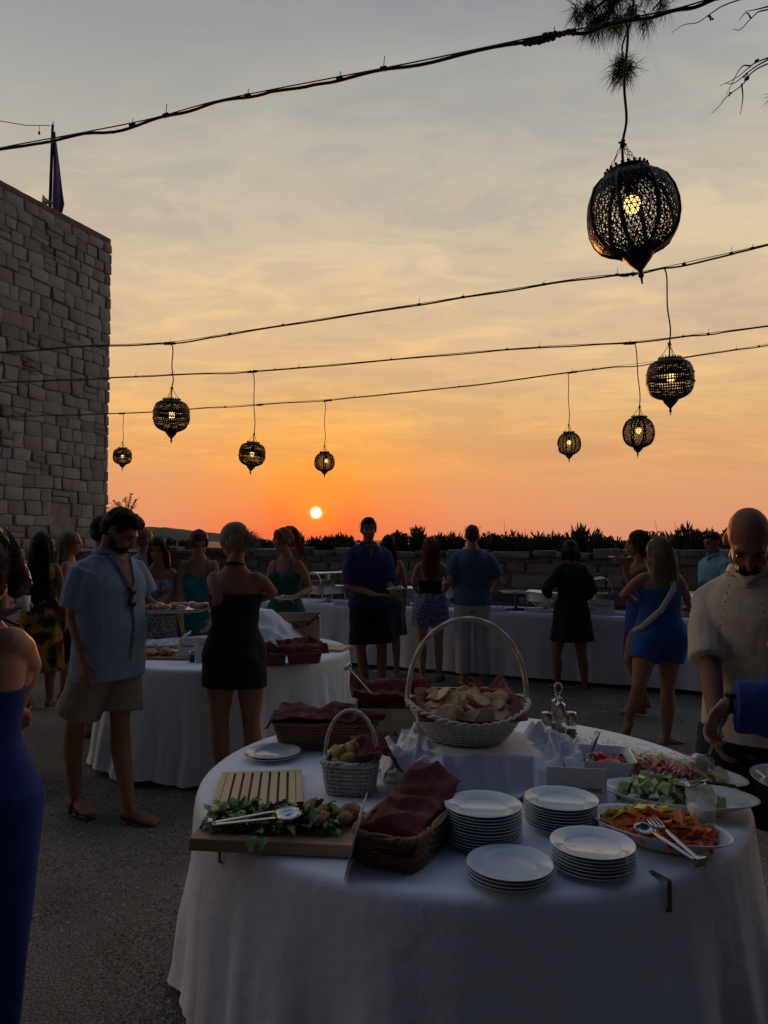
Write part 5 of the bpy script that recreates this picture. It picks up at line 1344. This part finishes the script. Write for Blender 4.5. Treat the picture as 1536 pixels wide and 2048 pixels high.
    def collar(s, m):
        k = s.k; rg = []
        for q, (z, kx) in enumerate(((1.462, 1.32), (1.5, 1.18), (1.515, 1.3), (1.475, 1.55))):
            r_ = []
            for j in range(28):
                a = 2*pi*j/28; op = math.exp(-((a-1.5*pi)/.35)**2)
                p = s.up((.062*k*kx*math.cos(a)*(1+.0*op), .01*k+.062*k*kx*math.sin(a)*(1+.35*op), (z-.05*op*(1 if q else 1))*k)); r_.append(p)
            rg.append(r_)
        mb = MB(); mb.loft(rg, cap=False); mb.build('collar', m, s.t, solid=.004, sub=1)
    def sandals(s, m):
        for d in (-1, 1):
            H0, kn, an, fd = s.leg[d]; k = s.k; f = V(fd).normalized(); u = V((0, 0, 1)) if abs(f.z) < .8 else V((0, -1, 0)); sd_ = f.cross(u).normalized(); u = sd_.cross(f).normalized(); rg = []
            for dz in (-.095, -.078):
                rg.append([an+f*(.07+.135*math.cos(a))*k+sd_*.047*k*math.sin(a)*(1+.12*math.cos(a))+u*dz*k for a in [2*pi*j/24 for j in range(24)]])
            t = MB().loft(rg).build('sandal', m, s.t)
            for q, hh in ((.1, .035), (.03, .075)):
                MB().tube([an+f*q*k+sd_*.046*k*math.cos(a)+u*(-.085+hh*math.sin(a))*k for a in [pi*j/10 for j in range(11)]], .011*k, 6, flat=.3).build('strap', m, t)
    # ---- hair
    def hair(s, style, col, length=.35, strands=90, wide=1.):
        m = HR[col]; h = s.hk; Rm = s.hr; hc = s.hc; P = lambda x, y, z: hc+Rm @ V((x, y, z))*h
        mb = MB(); E = lambda c, r: mb.ell(P(*c), [q*h for q in r], Rm, 16, 11)
        vox = max(.007, s.vox*.7)
        if style == 'short':
            E((0, .024, .042), (.08, .096, .086)); E((0, .05, -.002), (.074, .07, .075)); E((0, -.045, .09), (.06, .05, .034)); E((0, -.03, .105), (.055, .06, .025))
            for d in (-1, 1): E((d*.066, -.012, .03), (.016, .03, .035))
        elif style == 'crop':
            E((0, .022, .04), (.077, .094, .082)); E((0, .045, .0), (.073, .066, .07)); E((0, -.05, .085), (.055, .035, .025))
        else:
            E((0, .02, .04), (.083, .1, .088)); E((0, .045, -.005), (.082, .075, .085))
            for d in (-1, 1): E((d*.062, -.02, .02), (.022, .05, .05))
        if style in ('long', 'half'):
            bk = [P(0, .06, .02)]+[hc+Rm @ V((0, .07, -.09))*h+V((0, .03*q+(.03 if s.lean > 0 else 0), -length*q)) for q in (0, .3, .6, .85, 1)]
            wd_ = [.085, .095*wide, .1*wide, .098*wide, .075*wide, .035]; th = [.08, .07, .05, .042, .034, .018]
            mb.loft([[c+V((w_*h*math.cos(2*pi*j/22)*(1+.08*math.sin(j*2.1)), t_*h*math.sin(2*pi*j/22), 0)) for j in range(22)] for c, w_, t_ in zip(bk, wd_, th)])
            if style == 'long':
                for d in (-1, 1):
                    mb.tube([P(d*.06, -.03, .06), P(d*.084, -.02, -.03), P(d*.088, .0, -.1), hc+Rm @ V((d*.085, .03, -.16))*h+V((0, 0, -length*.35))], [.02*h, .024*h, .028*h, .014*h], 9, ball=True)
        if style == 'bun':
            E((0, .115, .03), (.045, .042, .045)); E((0, .09, .02), (.05, .05, .045))
        if style == 'lowbun': E((0, .11, -.035), (.052, .045, .045))
        if style == 'bob':
            for d in (-1, 1): mb.tube([P(d*.05, -.01, .08), P(d*.088, .0, -.01), P(d*.09, .02, -.08), P(d*.07, .03, -.115)], [.03*h, .034*h, .038*h, .025*h], 9, ball=True)
            mb.tube([P(0, .08, .05), P(0, .1, -.04), P(0, .085, -.11)], [.06*h, .062*h, .04*h], 12, ball=True)
        if style == 'pony':
            tp = P(0, .1, .085); pts = [P(0, .05, .07), tp, tp+V((0, .04, -.02))+Rm @ V((0, .03, .0)), tp+Rm @ V((.0, .07, -.08))*h, tp+Rm @ V((0, .065, -.2))*h+V((0, 0, -.02)), tp+Rm @ V((0, .05, -.3))*h+V((0, 0, -.03))]
            mb.tube(pts, [.03*h, .034*h, .04*h, .045*h, .038*h, .012*h], 12, ball=True)
        o = organic(mb, 'hair', m, s.t, vox, 2, ((.03, .012), (.012, .006)))
        if strands:
            sb = MB()
            for i in range(strands*2):
                a = rnd(-2.6, 2.6)+pi/2; z = rnd(-.02, .1); r_ = .088
                p0 = P(r_*math.cos(a)*.95, .03+r_*1.1*math.sin(a), z)
                if style in ('long', 'half'):
                    if math.sin(a) < -.3: continue
                    e = p0+V((rnd(-.02, .02), .02+rnd(-.01, .02), -length*rnd(.5, 1.05))); mid = p0.lerp(e, .5)+Rm @ V((.02*math.cos(a), .02, 0))
                elif style == 'pony': 
                    b0 = P(rnd(-.03, .03), .14, rnd(-.1, .08)); p0 = b0; mid = b0+Rm @ V((rnd(-.03, .03), .03, -.06)); e = b0+Rm @ V((rnd(-.06, .06), rnd(-.01, .06), -rnd(.1, .22)))
                elif style in ('bun', 'lowbun'):
                    zc = .03 if style == 'bun' else -.035; b0 = P(rnd(-.03, .03), .12, zc+rnd(-.03, .03)); p0 = b0; e = b0+Rm @ V((rnd(-.07, .07), rnd(-.01, .05), rnd(-.09, .05))); mid = p0.lerp(e, .5)+Rm @ V((0, .012, .012))
                else: e = p0+Rm @ V((rnd(-.02, .02)+.012*math.cos(a), .015*math.sin(a), rnd(-.03, .015) if style != 'bob' else -rnd(.04, .12))); mid = p0.lerp(e, .5)+Rm @ V((.006*math.cos(a), .006*math.sin(a), .008))
                sb.tube([p0, mid, e], [.0014, .0012, .0006], 3)
            sb.build('loose_hair', m, o, kind='stuff')
        return o
    def W(s, p): return s.t.matrix_basis @ V(p)

dark_shoe = mat('dark_leather', (.03, .02, .015), .6); brown_shoe = mat('brown_leather', (.09, .045, .025), .6)
random.seed(99)
# --- man in the pale blue shirt
A = lambda px, py, Y: at(px, py, Y)
f = Fig('big bearded man in a pale blue shirt and beige shorts holding out a platter', -1.635, 4.42, 62, 1.8, 'm', 1.09, 'tan', vox=.009, head=(26, 38, 0), belly=.05,
        arms={'R': (A(148, 1235, 4.28), A(168, 1318, 4.2), (.1, -.15, -1), .35), 'L': (A(292, 1205, 4.62), A(322, 1222, 4.62), (1, 0, .1), .3)},
        legs={'R': (A(150, 1445, 4.36), A(150, 1590, 4.42), (.7, -.55, 0)), 'L': (A(240, 1440, 4.42), A(258, 1612, 4.3), (.85, -.3, 0))})
f.hair('short', 'black', strands=60)
bl = cloth('pale_blue', (.19, .255, .35), (.23, .295, .39), 30)
f.top('shirt', bl, .77, 1.47, .034, .78, (.088, .092), ((.22, .018), (.07, .006))); f.collar(bl); f.neckline(bl, .034, 1.27, .06)
h_ = f.hk; P_ = lambda x, y, z: f.hc+f.hr @ V((x, y, z))*h_
bd_ = MB(); bd_.ell(P_(0, -.05, -.085), (.052*h_, .05*h_, .042*h_), f.hr); bd_.ell(P_(0, -.02, -.06), (.069*h_, .05*h_, .04*h_), f.hr); bd_.ell(P_(0, -.078, -.07), (.04*h_, .026*h_, .03*h_), f.hr)
organic(bd_, 'beard', HR['black'], f.t, .006, 1, ((.012, .005),))
for c_ in list(f.t.children):
    if c_.name.startswith('lips'): bpy.data.objects.remove(c_)
f.bottoms('shorts', cloth('beige', (.24, .19, .14), (.28, .225, .17), 30), .5, .012, .95, .03, ((.12, .012), (.04, .005))); f.sandals(brown_shoe)
sg = f.W(f.front(0, 1.235, .055)); sgo = thing('sunglasses', 'dark sunglasses hanging from the open pale blue shirt', 'sunglasses', sg); sgo.scale = (1.45, 1.45, 1.45)
for d, z in ((-1, .022), (1, -.026)): MB().lathe([(.001, -.002), (.02, -.002), (.021, 0), (.02, .002), (.001, .002)], 16, 1, .85).build('lens', blackp, sgo, (0, -.002, z), (R(84), 0, R(60)))
MB().tube([(0, 0, .045), (0, .01, .06), (.02, .05, .055)], .002, 5).tube([(0, 0, .012), (0, -.003, -.012)], .003, 5).build('frame', blackp, sgo)
# platter he holds
pt_ = at(350, 1219, 4.62)
pl = thing('serving_platter', 'white oval platter of canapes held out by the bearded man', 'platter', pt_, R(2)); n = 48
rg = lambda k, z: [V((.235*k*math.cos(2*pi*j/n), .15*k*math.sin(2*pi*j/n), z)) for j in range(n)]
MB().loft([rg(.02, -.012), rg(.7, -.014), rg(1, .008), rg(.98, .011), rg(.72, -.004), rg(.02, -.004)]).build('platter', china2, pl)
CN = [chunk_mesh(i+120, .03, (roll_m[0], tomato, cheese2, ham, roll_m[1])[i % 5], (1, .8, .55), .35) for i in range(5)]
for i in range(30): link('canape', CN[i % 5], None, pt_+V((rnd(-.19, .19), rnd(-.1, .1), .018+rnd(0, .012))), (rnd(-.3, .3), rnd(-.3, .3), rnd(0, 6)), 'small canape on the platter held by the bearded man', 'food', 'canapes on the held platter')

# --- woman in the black dress in front of the middle table
f = Fig('woman with a head wrap in a short black strapless dress, back to the camera', -.925, 4.62, 172, 1.71, 'f', 1.06, 'tan', vox=.009, head=(62, 26, 0),
        arms={'L': (A(437, 1196, 4.5), A(428, 1226, 4.72), (-.2, .9, .1), .3), 'R': (A(546, 1185, 4.62), A(520, 1200, 4.85), (-.5, .8, 0), .3)},
        legs={'L': (A(440, 1440, 4.62), A(448, 1570, 4.66), (-.3, .9, 0)), 'R': (A(502, 1440, 4.66), A(520, 1570, 4.72), (.3, .9, 0))})
bk = cloth('black', (.008, .008, .01), (.014, .014, .016), 30)
f.skirt('dress', bk, 1.0, .715, .016, .012, .004, 7, bodice=1.3); f.hair('lowbun', 'ash', strands=150)
hw = MB(); h_ = f.hk; hw.ell(f.hc+f.hr @ V((0, .012, .052))*h_, (.088*h_, .104*h_, .086*h_), f.hr, 20, 13)
organic(hw, 'head_wrap', cloth('wrap', (.2, .17, .13), (.28, .24, .19), 40), f.t, .008, 2, ((.04, .012),))
MB().tube([f.up((.05*math.cos(a)*f.k*1.1, .012*f.k+.06*f.k*math.sin(a), 1.48*f.k+.012*math.sin(a))) for a in [2*pi*j/24 for j in range(24)]], .011, 6, loop=True).build('halter_tie', bk, f.t)

# --- woman in the long blue dress at the left edge
f = Fig('woman in a long royal blue dress cut off by the left edge', -1.215, 2.22, 166, 1.64, 'f', 1.08, 'fair', hips=1.16, vox=.0075, head=(48, 30, 6),
        arms={'R': (A(62, 1330, 2.3), A(34, 1420, 2.46), (-.3, .8, -.3), .4), 'L': (V((-1.42, 2.26, 1.06)), V((-1.38, 2.4, .86)), (.1, .5, -.6), .4)},
        legs={'R': (V((-1.165, 2.24, .46)), V((-1.17, 2.26, .08)), (.1, 1, 0)), 'L': (V((-1.27, 2.2, .46)), V((-1.27, 2.22, .08)), (-.1, 1, 0))})
rb_ = cloth('royal_blue', (.007, .02, .135), (.01, .027, .17), 12, b=(200, .2, .003))
f.skirt('dress', rb_, 1.0, .06, .012, -.085, .004, 5, folds=((.2, .008),), bodice=1.24, cling=.0); f.straps(rb_, z=1.26, r=.009, wide=.1)
f.hair('bob', 'dark', strands=200)

# --- dark clad person behind at the far left, with a red top
f = Fig('person in a red top almost hidden at the left edge', -2.72, 5.05, 70, 1.74, 'f', 1.05, 'mid', arms={'L': (A(8, 1225, 4.95), A(26, 1222, 4.92), (.8, .1, .6), .9)}, head=(0, 10, 0))
f.top('top', cloth('red', (.2, .02, .02)), .85, 1.42, .014, None); f.bottoms('trousers', cloth('charcoal', (.03, .03, .035)), .97, .018); f.hair('bun', 'brown', strands=40)
cpp = at(50, 1207, 4.9); cu = thing('paper_cup', 'pale paper cup held by the person in red', 'cup', cpp-V((0, 0, .05)))
MB().lathe([(.001, 0), (.026, 0), (.034, .1), (.032, .1), (.024, .004), (.001, .004)], 20, cap=False).build('cup', card, cu)

# --- yellow patterned dress, long black hair
yl = cloth('yellow_print', (.05, .035, .015), (.42, .24, .05), 9, .05)
f = Fig('woman with very long black hair in a yellow patterned dress', -3.3, 7.15, 185, 1.68, 'f', 1., 'mid', arms={'L': (V((-3.5, 7.2, 1.05)), V((-3.45, 7.3, .88)))})
f.skirt('dress', yl, 1.0, .36, .016, .035, .02, 8, bodice=1.42); f.hair('long', 'black', .5, 60, 1.1)
f.sandals(mat('white_trainer', (.5, .48, .45), .6))
f = Fig('blonde woman whose profile catches the sun beside the long black hair', -3.22, 7.6, 100, 1.69, 'f', 1., 'fair', head=(0, 8, 0))
f.skirt('dress', cloth('dark_wine', (.06, .02, .025)), 1.0, .4, .014, .03, .015, bodice=1.38); f.hair('half', 'ash', .22, 60)
# --- people behind the bearded man
f = Fig('man with a dark cap of hair showing only an ear left of the bearded man', -2.31, 6.1, 160, 1.79, 'm', 1., 'mid')
f.top('shirt', cloth('dark_grey', (.03, .03, .035)), .84, 1.47, .018, .7); f.bottoms('shorts', cloth('navy', (.015, .018, .04)), .5); f.hair('short', 'dark', strands=30); f.sandals(dark_shoe)
f = Fig('fair haired man in a blue shirt behind the bearded man', -2.36, 7.3, 175, 1.72, 'm', 1., 'fair')
f.top('shirt', cloth('sky_blue', (.16, .27, .42)), .84, 1.47, .02, .75); f.bottoms('shorts', cloth('sand', (.3, .25, .18)), .5); f.hair('crop', 'ash', strands=30); f.sandals(dark_shoe)
f = Fig('dark haired woman in a pale floral strapless top behind the bearded man', -2.06, 6.75, 25, 1.635, 'f', .98, 'tan', head=(-25, 15, 0), arms={'L': (A(334, 1190, 6.65), A(318, 1215, 6.5), (-.3, -.6, .1), .3)})
f.skirt('dress', cloth('floral_grey', (.1, .13, .17), (.34, .38, .42), 45, .06), 1.0, .5, .014, .04, .02, bodice=1.33); f.hair('long', 'dark', .2, 60)
# --- teal woman reaching to the table
f = Fig('woman in a teal strap top bending over the middle table', -1.74, 6.98, 12, 1.75, 'f', 1.02, 'mid', lean=20, head=(10, 20, 0),
        arms={'R': (A(356, 1190, 6.72), A(364, 1252, 6.48), (.2, -.3, -.8), .5), 'L': (A(428, 1195, 6.7), A(424, 1240, 6.5), (-.2, -.5, -.5), .4)})
te = cloth('teal', (.015, .16, .17), (.02, .2, .2), 10)
f.skirt('dress', te, 1.0, .4, .015, .045, .02, bodice=1.31); f.straps(te, z=1.3, r=.006); f.hair('lowbun', 'brown', strands=30)
# --- green dress, ponytail and head band
f = Fig('woman with a ponytail and head band in a dark green strap dress', -.93, 7.02, -22, 1.72, 'f', 1.03, 'mid', head=(-22, 24, 0),
        arms={'L': (A(620, 1180, 6.9), A(590, 1194, 6.68), (-.8, -.2, .05), .5), 'R': (A(536, 1185, 6.95), A(556, 1196, 6.72), (.8, -.2, 0), .4)})
gr = cloth('deep_green', (.01, .075, .062), (.014, .1, .08), 10)
f.skirt('dress', gr, 1.0, .4, .015, .045, .02, bodice=1.3); f.straps(gr, z=1.29, r=.007); f.hair('pony', 'red', strands=120)
MB().tube([f.hc+f.hr @ V((.088*math.cos(a), -.03+.01*math.sin(a), .03+.095*math.sin(a)))*f.hk for a in [pi*j/16 for j in range(17)]], .007, 6, flat=.6).build('head_band', cloth('band', (.3, .25, .2)), f.t)
def held_plate(label, p, foods=(), r=.105, tilt=(0, 0), grp=None, n_=6):
    t = link('plate', PM, None, p, (tilt[0], tilt[1], rnd(0, 6)), label, 'plate', scale=r/.1075)
    for i in range(n_ if foods else 0): link('food_morsel', foods[i % len(foods)], None, V(p)+V((rnd(-.05, .05), rnd(-.05, .05), .025)), (rnd(-.4, .4), rnd(-.4, .4), rnd(0, 6)), 'morsel of food on the '+label.replace('white ', ''), 'food', 'morsels on the '+label.replace('white ', ''), scale=.8)
held_plate('white plate held by the woman in dark green', at(572, 1199, 6.62), CN)
# --- tall man in the dark blue shirt
f = Fig('tall man in a loose dark blue shirt and black shorts holding a plate', -.17, 8.12, 14, 1.84, 'm', 1.05, 'tan', head=(-8, 2, 0),
        arms={'R': (A(700, 1172, 8.05), A(752, 1190, 7.86), (1, -.1, 0), .3), 'L': (A(775, 1165, 8.1), A(788, 1188, 7.85), (.1, -.7, .1), .3)},
        legs={'R': (A(722, 1300, 8.1), A(732, 1368, 8.12), (-.2, -1, 0)), 'L': (A(764, 1300, 8.1), A(764, 1374, 8.05), (.3, -1, 0))})
nv = cloth('dark_blue', (.02, .03, .12), (.03, .04, .15), 12)
f.top('shirt', nv, .83, 1.47, .034, .92, (.095, .088), ((.16, .03), (.05, .01))); f.collar(nv); f.neckline(nv, .034, 1.33, .05); f.bottoms('shorts', bk, .5, .014, .95, .03); f.hair('short', 'black', strands=30); f.sandals(dark_shoe)
held_plate('white plate held by the tall man in dark blue', at(792, 1180, 7.78), CN)
f = Fig('dark haired woman in grey half hidden behind the tall man', .05, 8.85, 190, 1.66, 'f', 1., 'fair')
f.skirt('dress', cloth('grey', (.1, .1, .12)), 1.0, .5, .016, .06, .02, bodice=1.25); f.hair('long', 'black', .28, 40)
# --- red haired woman
f = Fig('red haired woman in a black top and blue patterned shorts at the buffet', .535, 8.55, 182, 1.635, 'f', 1.02, 'fair', arms={'R': (A(898, 1165, 8.5), A(885, 1190, 8.75), (0, 1, 0), .3), 'L': (A(826, 1165, 8.5), A(838, 1190, 8.75), (0, 1, 0), .3)})
f.top('bandeau_top', bk, 1.02, 1.22, .01); f.bottoms('shorts', cloth('blue_print', (.02, .04, .2), (.3, .33, .45), 60, .05), .33, .03, 1.06, .035); f.hair('long', 'red', .3, 120, 1.12); f.sandals(brown_shoe)
# --- polo shirt man
f = Fig('man in a blue polo shirt and white trousers, back to the camera', 1.0, 8.4, 178, 1.77, 'm', 1.08, 'fair', arms={'R': (A(1000, 1165, 8.35), A(985, 1182, 8.65), (-.3, 1, 0), .3), 'L': (A(900, 1160, 8.35), A(912, 1180, 8.65), (.3, 1, 0), .3)})
f.top('polo_shirt', cloth('slate_blue', (.05, .1, .18), (.07, .13, .22), 10), .86, 1.48, .03, .8, (.085, .08), ((.12, .012),)); f.bottoms('trousers', cloth('white', (.5, .49, .52)), .985, .012, .93, .012, ((.1, .01),)); f.hair('crop', 'brown', strands=30); f.sandals(mat('white_trainer', (.5, .48, .45)))
# --- woman in black at the buffet
f = Fig('short haired woman in a long sleeved black dress at the buffet', 2.03, 8.05, 188, 1.6, 'f', 1.08, 'tan', head=(-15, 10, 0),
        arms={'R': (A(1185, 1180, 8.0), A(1165, 1205, 8.25), (-.3, 1, 0), .3), 'L': (A(1092, 1180, 8.05), A(1100, 1195, 8.35), (.1, 1, 0), .3)},
        legs={'L': (A(1112, 1310, 8.05), A(1115, 1366, 8.1), (-.4, 1, 0)), 'R': (A(1163, 1310, 8.02), A(1170, 1368, 8.05), (.3, 1, 0))})
bk2 = cloth('black_green', (.006, .014, .014), (.01, .022, .02), 10)
f.skirt('dress', bk2, 1.0, .56, .02, .1, .02, 9, bodice=1.46); f.top('sleeves', bk2, 1.0, 1.46, .02, 1.5, (.075, .06)); f.hair('bob', 'black', strands=50); f.sandals(dark_shoe)
# --- walking woman in the blue playsuit
f = Fig('long haired woman in a blue playsuit walking with one heel raised', 2.22, 5.98, 186, 1.63, 'f', 1.16, 'mid', vox=.01, head=(14, 6, 0),
        arms={'L': (A(1246, 1190, 5.95), A(1268, 1200, 6.15), (.2, .9, 0), .3), 'R': (A(1372, 1190, 5.95), A(1380, 1215, 6.15), (.1, 1, 0), .4)},
        legs={'R': (A(1335, 1375, 5.95), A(1333, 1472, 5.92), (.75, .2, 0)), 'L': (A(1278, 1372, 5.85), A(1255, 1445, 6.12), (-.25, .35, -.9))})
ro = cloth('playsuit_blue', (.012, .07, .24), (.018, .09, .3), 10)
f.bottoms('playsuit', ro, .29, .024, 1.3, -.004, ((.14, .014), (.04, .004))); f.hair('long', 'ash', .34, 220, 1.2)
MB().tube([f.up((-.12*f.k, -.08*f.k, 1.42*f.k)), f.up((-.09*f.k, .03*f.k, 1.46*f.k)), f.up((-.04*f.k, .17*f.k, 1.3*f.k)), f.up((.07*f.k, .165*f.k, 1.13*f.k)), f.up((.2*f.k, .1*f.k, .99*f.k)), f.up((.235*f.k, .0, .93*f.k))], .022, 8, flat=.3).build('bag_strap', cloth('cream', (.5, .46, .4)), f.t)
sgw = f.W(f.hc+f.hr @ V((0, .0, .142))*f.hk)
sg2 = thing('sunglasses', 'red framed sunglasses pushed up on the walking woman head', 'sunglasses', sgw, R(200)); rdp = mat('red_plastic', (.4, .02, .03), .3)
for d in (-1, 1): MB().tube([(d*.036+.031*math.cos(a), -.01, .022*math.sin(a)) for a in [2*pi*j/16 for j in range(16)]], .005, 6, loop=True).lathe([(.001, 0), (.028, 0)], 14, 1, .7, c=(d*.036, 0, 0), cap=False).build('lens_rim', rdp, sg2)
for d in (-1, 1): MB().tube([(d*.066, -.01, .006), (d*.072, .06, -.02), (d*.07, .1, -.05)], .0035, 5).build('temple', rdp, sg2)
# --- woman lifting a plate
f = Fig('woman in profile lifting a plate to her face beside the walking woman', 2.32, 6.75, -95, 1.69, 'f', .98, 'tan', head=(0, 6, 0),
        arms={'R': (A(1262, 1160, 6.95), A(1250, 1128, 6.75), (-.4, -.2, .4), .3), 'L': (A(1258, 1165, 6.6), A(1246, 1125, 6.6), (-.3, 0, .4), .3)}, legs={'L': (A(1258, 1320, 6.7), A(1290, 1400, 6.75), (-1, 0, 0))})
f.skirt('dress', cloth('royal_blue_2', (.012, .025, .2)), 1.0, .55, .014, .04, .015, bodice=1.34); f.hair('bob', 'black', strands=40)
held_plate('white plate heaped with salad lifted by the woman in profile', at(1240, 1117, 6.65), CU+TO, .1, n_=10)
# --- man in light blue behind the buffet
f = Fig('man in a light blue shirt at the right end of the buffet', 3.72, 8.34, -75, 1.69, 'm', 1., 'tan', head=(0, 12, 0), arms={'R': (A(1412, 1180, 8.3), A(1396, 1198, 8.05), (-.8, -.4, 0), .3)})
lb_ = cloth('aqua_blue', (.16, .34, .42)); f.top('shirt', lb_, .86, 1.47, .02, .8, (.088, .08)); f.collar(lb_); f.bottoms('trousers', cloth('navy', (.015, .018, .04)), .97); f.hair('crop', 'dark', strands=30); f.sandals(dark_shoe)
held_plate('white plate held by the man in light blue', at(1386, 1203, 7.95), CN)
# --- bald man in the knitted shirt
f = Fig('bald bearded man in a cream knitted polo shirt looking down at the table', 1.42, 2.86, -38, 1.75, 'm', 1.02, 'deep', vox=.0075, head=(14, 46, 0), drop=.03,
        arms={'R': (A(1420, 1335, 2.8), A(1432, 1440, 2.62), (-.2, -.5, -.8), .5), 'L': (V((1.62, 2.62, 1.06)), V((1.4, 2.42, .88)), (-1, -.4, -.05), .35)})
kn = mat('cream_knit', (.42, .36, .28), .95, bump=(260, .6, .004), var=(70, (.5, .43, .34), .2), stretch=(1, 1, .35))
f.top('polo_shirt', kn, .84, 1.46, .02, .9, (.068, .076), ((.22, .016), (.06, .005))); f.collar(kn)
h_ = f.hk; bd_ = MB(); bd_.ell(P_(0, 0, 0), .001) if False else None
P_ = lambda x, y, z: f.hc+f.hr @ V((x, y, z))*h_
bd_.ell(P_(0, -.052, -.092), (.05*h_, .05*h_, .044*h_), f.hr); bd_.ell(P_(0, -.02, -.062), (.069*h_, .052*h_, .042*h_), f.hr); bd_.ell(P_(0, -.078, -.07), (.04*h_, .026*h_, .03*h_), f.hr)
organic(bd_, 'beard', HR['black'], f.t, .006, 1, ((.012, .005),))
for c_ in list(f.t.children):
    if c_.name.startswith('lips'): bpy.data.objects.remove(c_)
f.bottoms('shorts', bk, .5, .02, .93, .03, ((.12, .01),)); f.sandals(dark_shoe)
for d in (-1, 1):
    for i in range(13):                             # open-work rows down the chest
        q = i/12; MB().ell(f.up(((.05+.07*q)*d*f.k, -(.108+.018*math.sin(pi*q))*f.k*1.0-.038, (1.43-.36*q)*f.k)), (.003, .003, .004), None, 6, 4).build('eyelet', dark_shoe, f.t)
held_plate('white plate held at the right edge by the bald man', V((1.268, 2.34, .835)), CN[2:4], .115, (R(6), R(-4)), n_=3)
# --- reaching woman at the right edge
f = Fig('person in royal blue reaching in from the right edge with a spoon', 1.86, 2.12, -66, 1.66, 'f', 1., 'fair', vox=.0065, lean=14, head=(0, 15, 0),
        arms={'R': (V((1.47, 2.32, 1.06)), at(1452, 1408, 2.44), (-.32, .03, -.55), .62), 'L': (at(1552, 1290, 2.02), V((1.46, 1.86, 1.4)), (-.2, 0, 1), .5)})
f.skirt('dress', rb_, 1.0, .35, .014, .04, .02, bodice=1.42); f.hair('long', 'dark', .25, 40)
mb = MB(); S0, e, w, hd, c = f.arm[-1]
mb.tube([S0, S0.lerp(e, .6), e, e.lerp(w, .6), e.lerp(w, .93)], [.085, .11, .115, .1, .085], 18)
organic(mb, 'loose_sleeve', rb_, f.t, .008, 2, ((.1, .02), (.04, .01)))
wp = f.W(e.lerp(w, .97)); ww = f.W(w); dw = (f.W(w)-f.W(e)).normalized()
wt = thing('smartwatch', 'square black watch on the reaching wrist', 'watch', wp); Mx = dw.to_track_quat('X', 'Z').to_matrix()
MB().box(Mx @ V((0, 0, .031)), (.036, .034, .011), Mx).build('case', blackp, wt, bevel=.004)
MB().tube([Mx @ V((0, .031*math.cos(a), .029*math.sin(a))) for a in [2*pi*j/24 for j in range(24)]], .009, 6, flat=.25, loop=True).build('band', blackp, wt)
hp_ = f.W(w+f.hands[-1][0]*.1+f.hands[-1][1]*.03)
spoon('steel serving spoon held over the cheese platter by the reaching hand', at(1404, 1545, 2.5), hp_+V((.02, 0, .05)), bowl=.03, w=.007, up=(-.5, -1, .3))
MB().tube([f.hands[-1][0]*0+w+f.hands[-1][0]*.112*f.k+f.hands[-1][2]*(.01*f.k)+V((0, 0, 0))+(f.hands[-1][2]*.0105*math.cos(a)+f.hands[-1][1]*.0105*math.sin(a)) for a in [2*pi*j/14 for j in range(14)]], .0016, 5, loop=True).build('ring', steel, f.t)
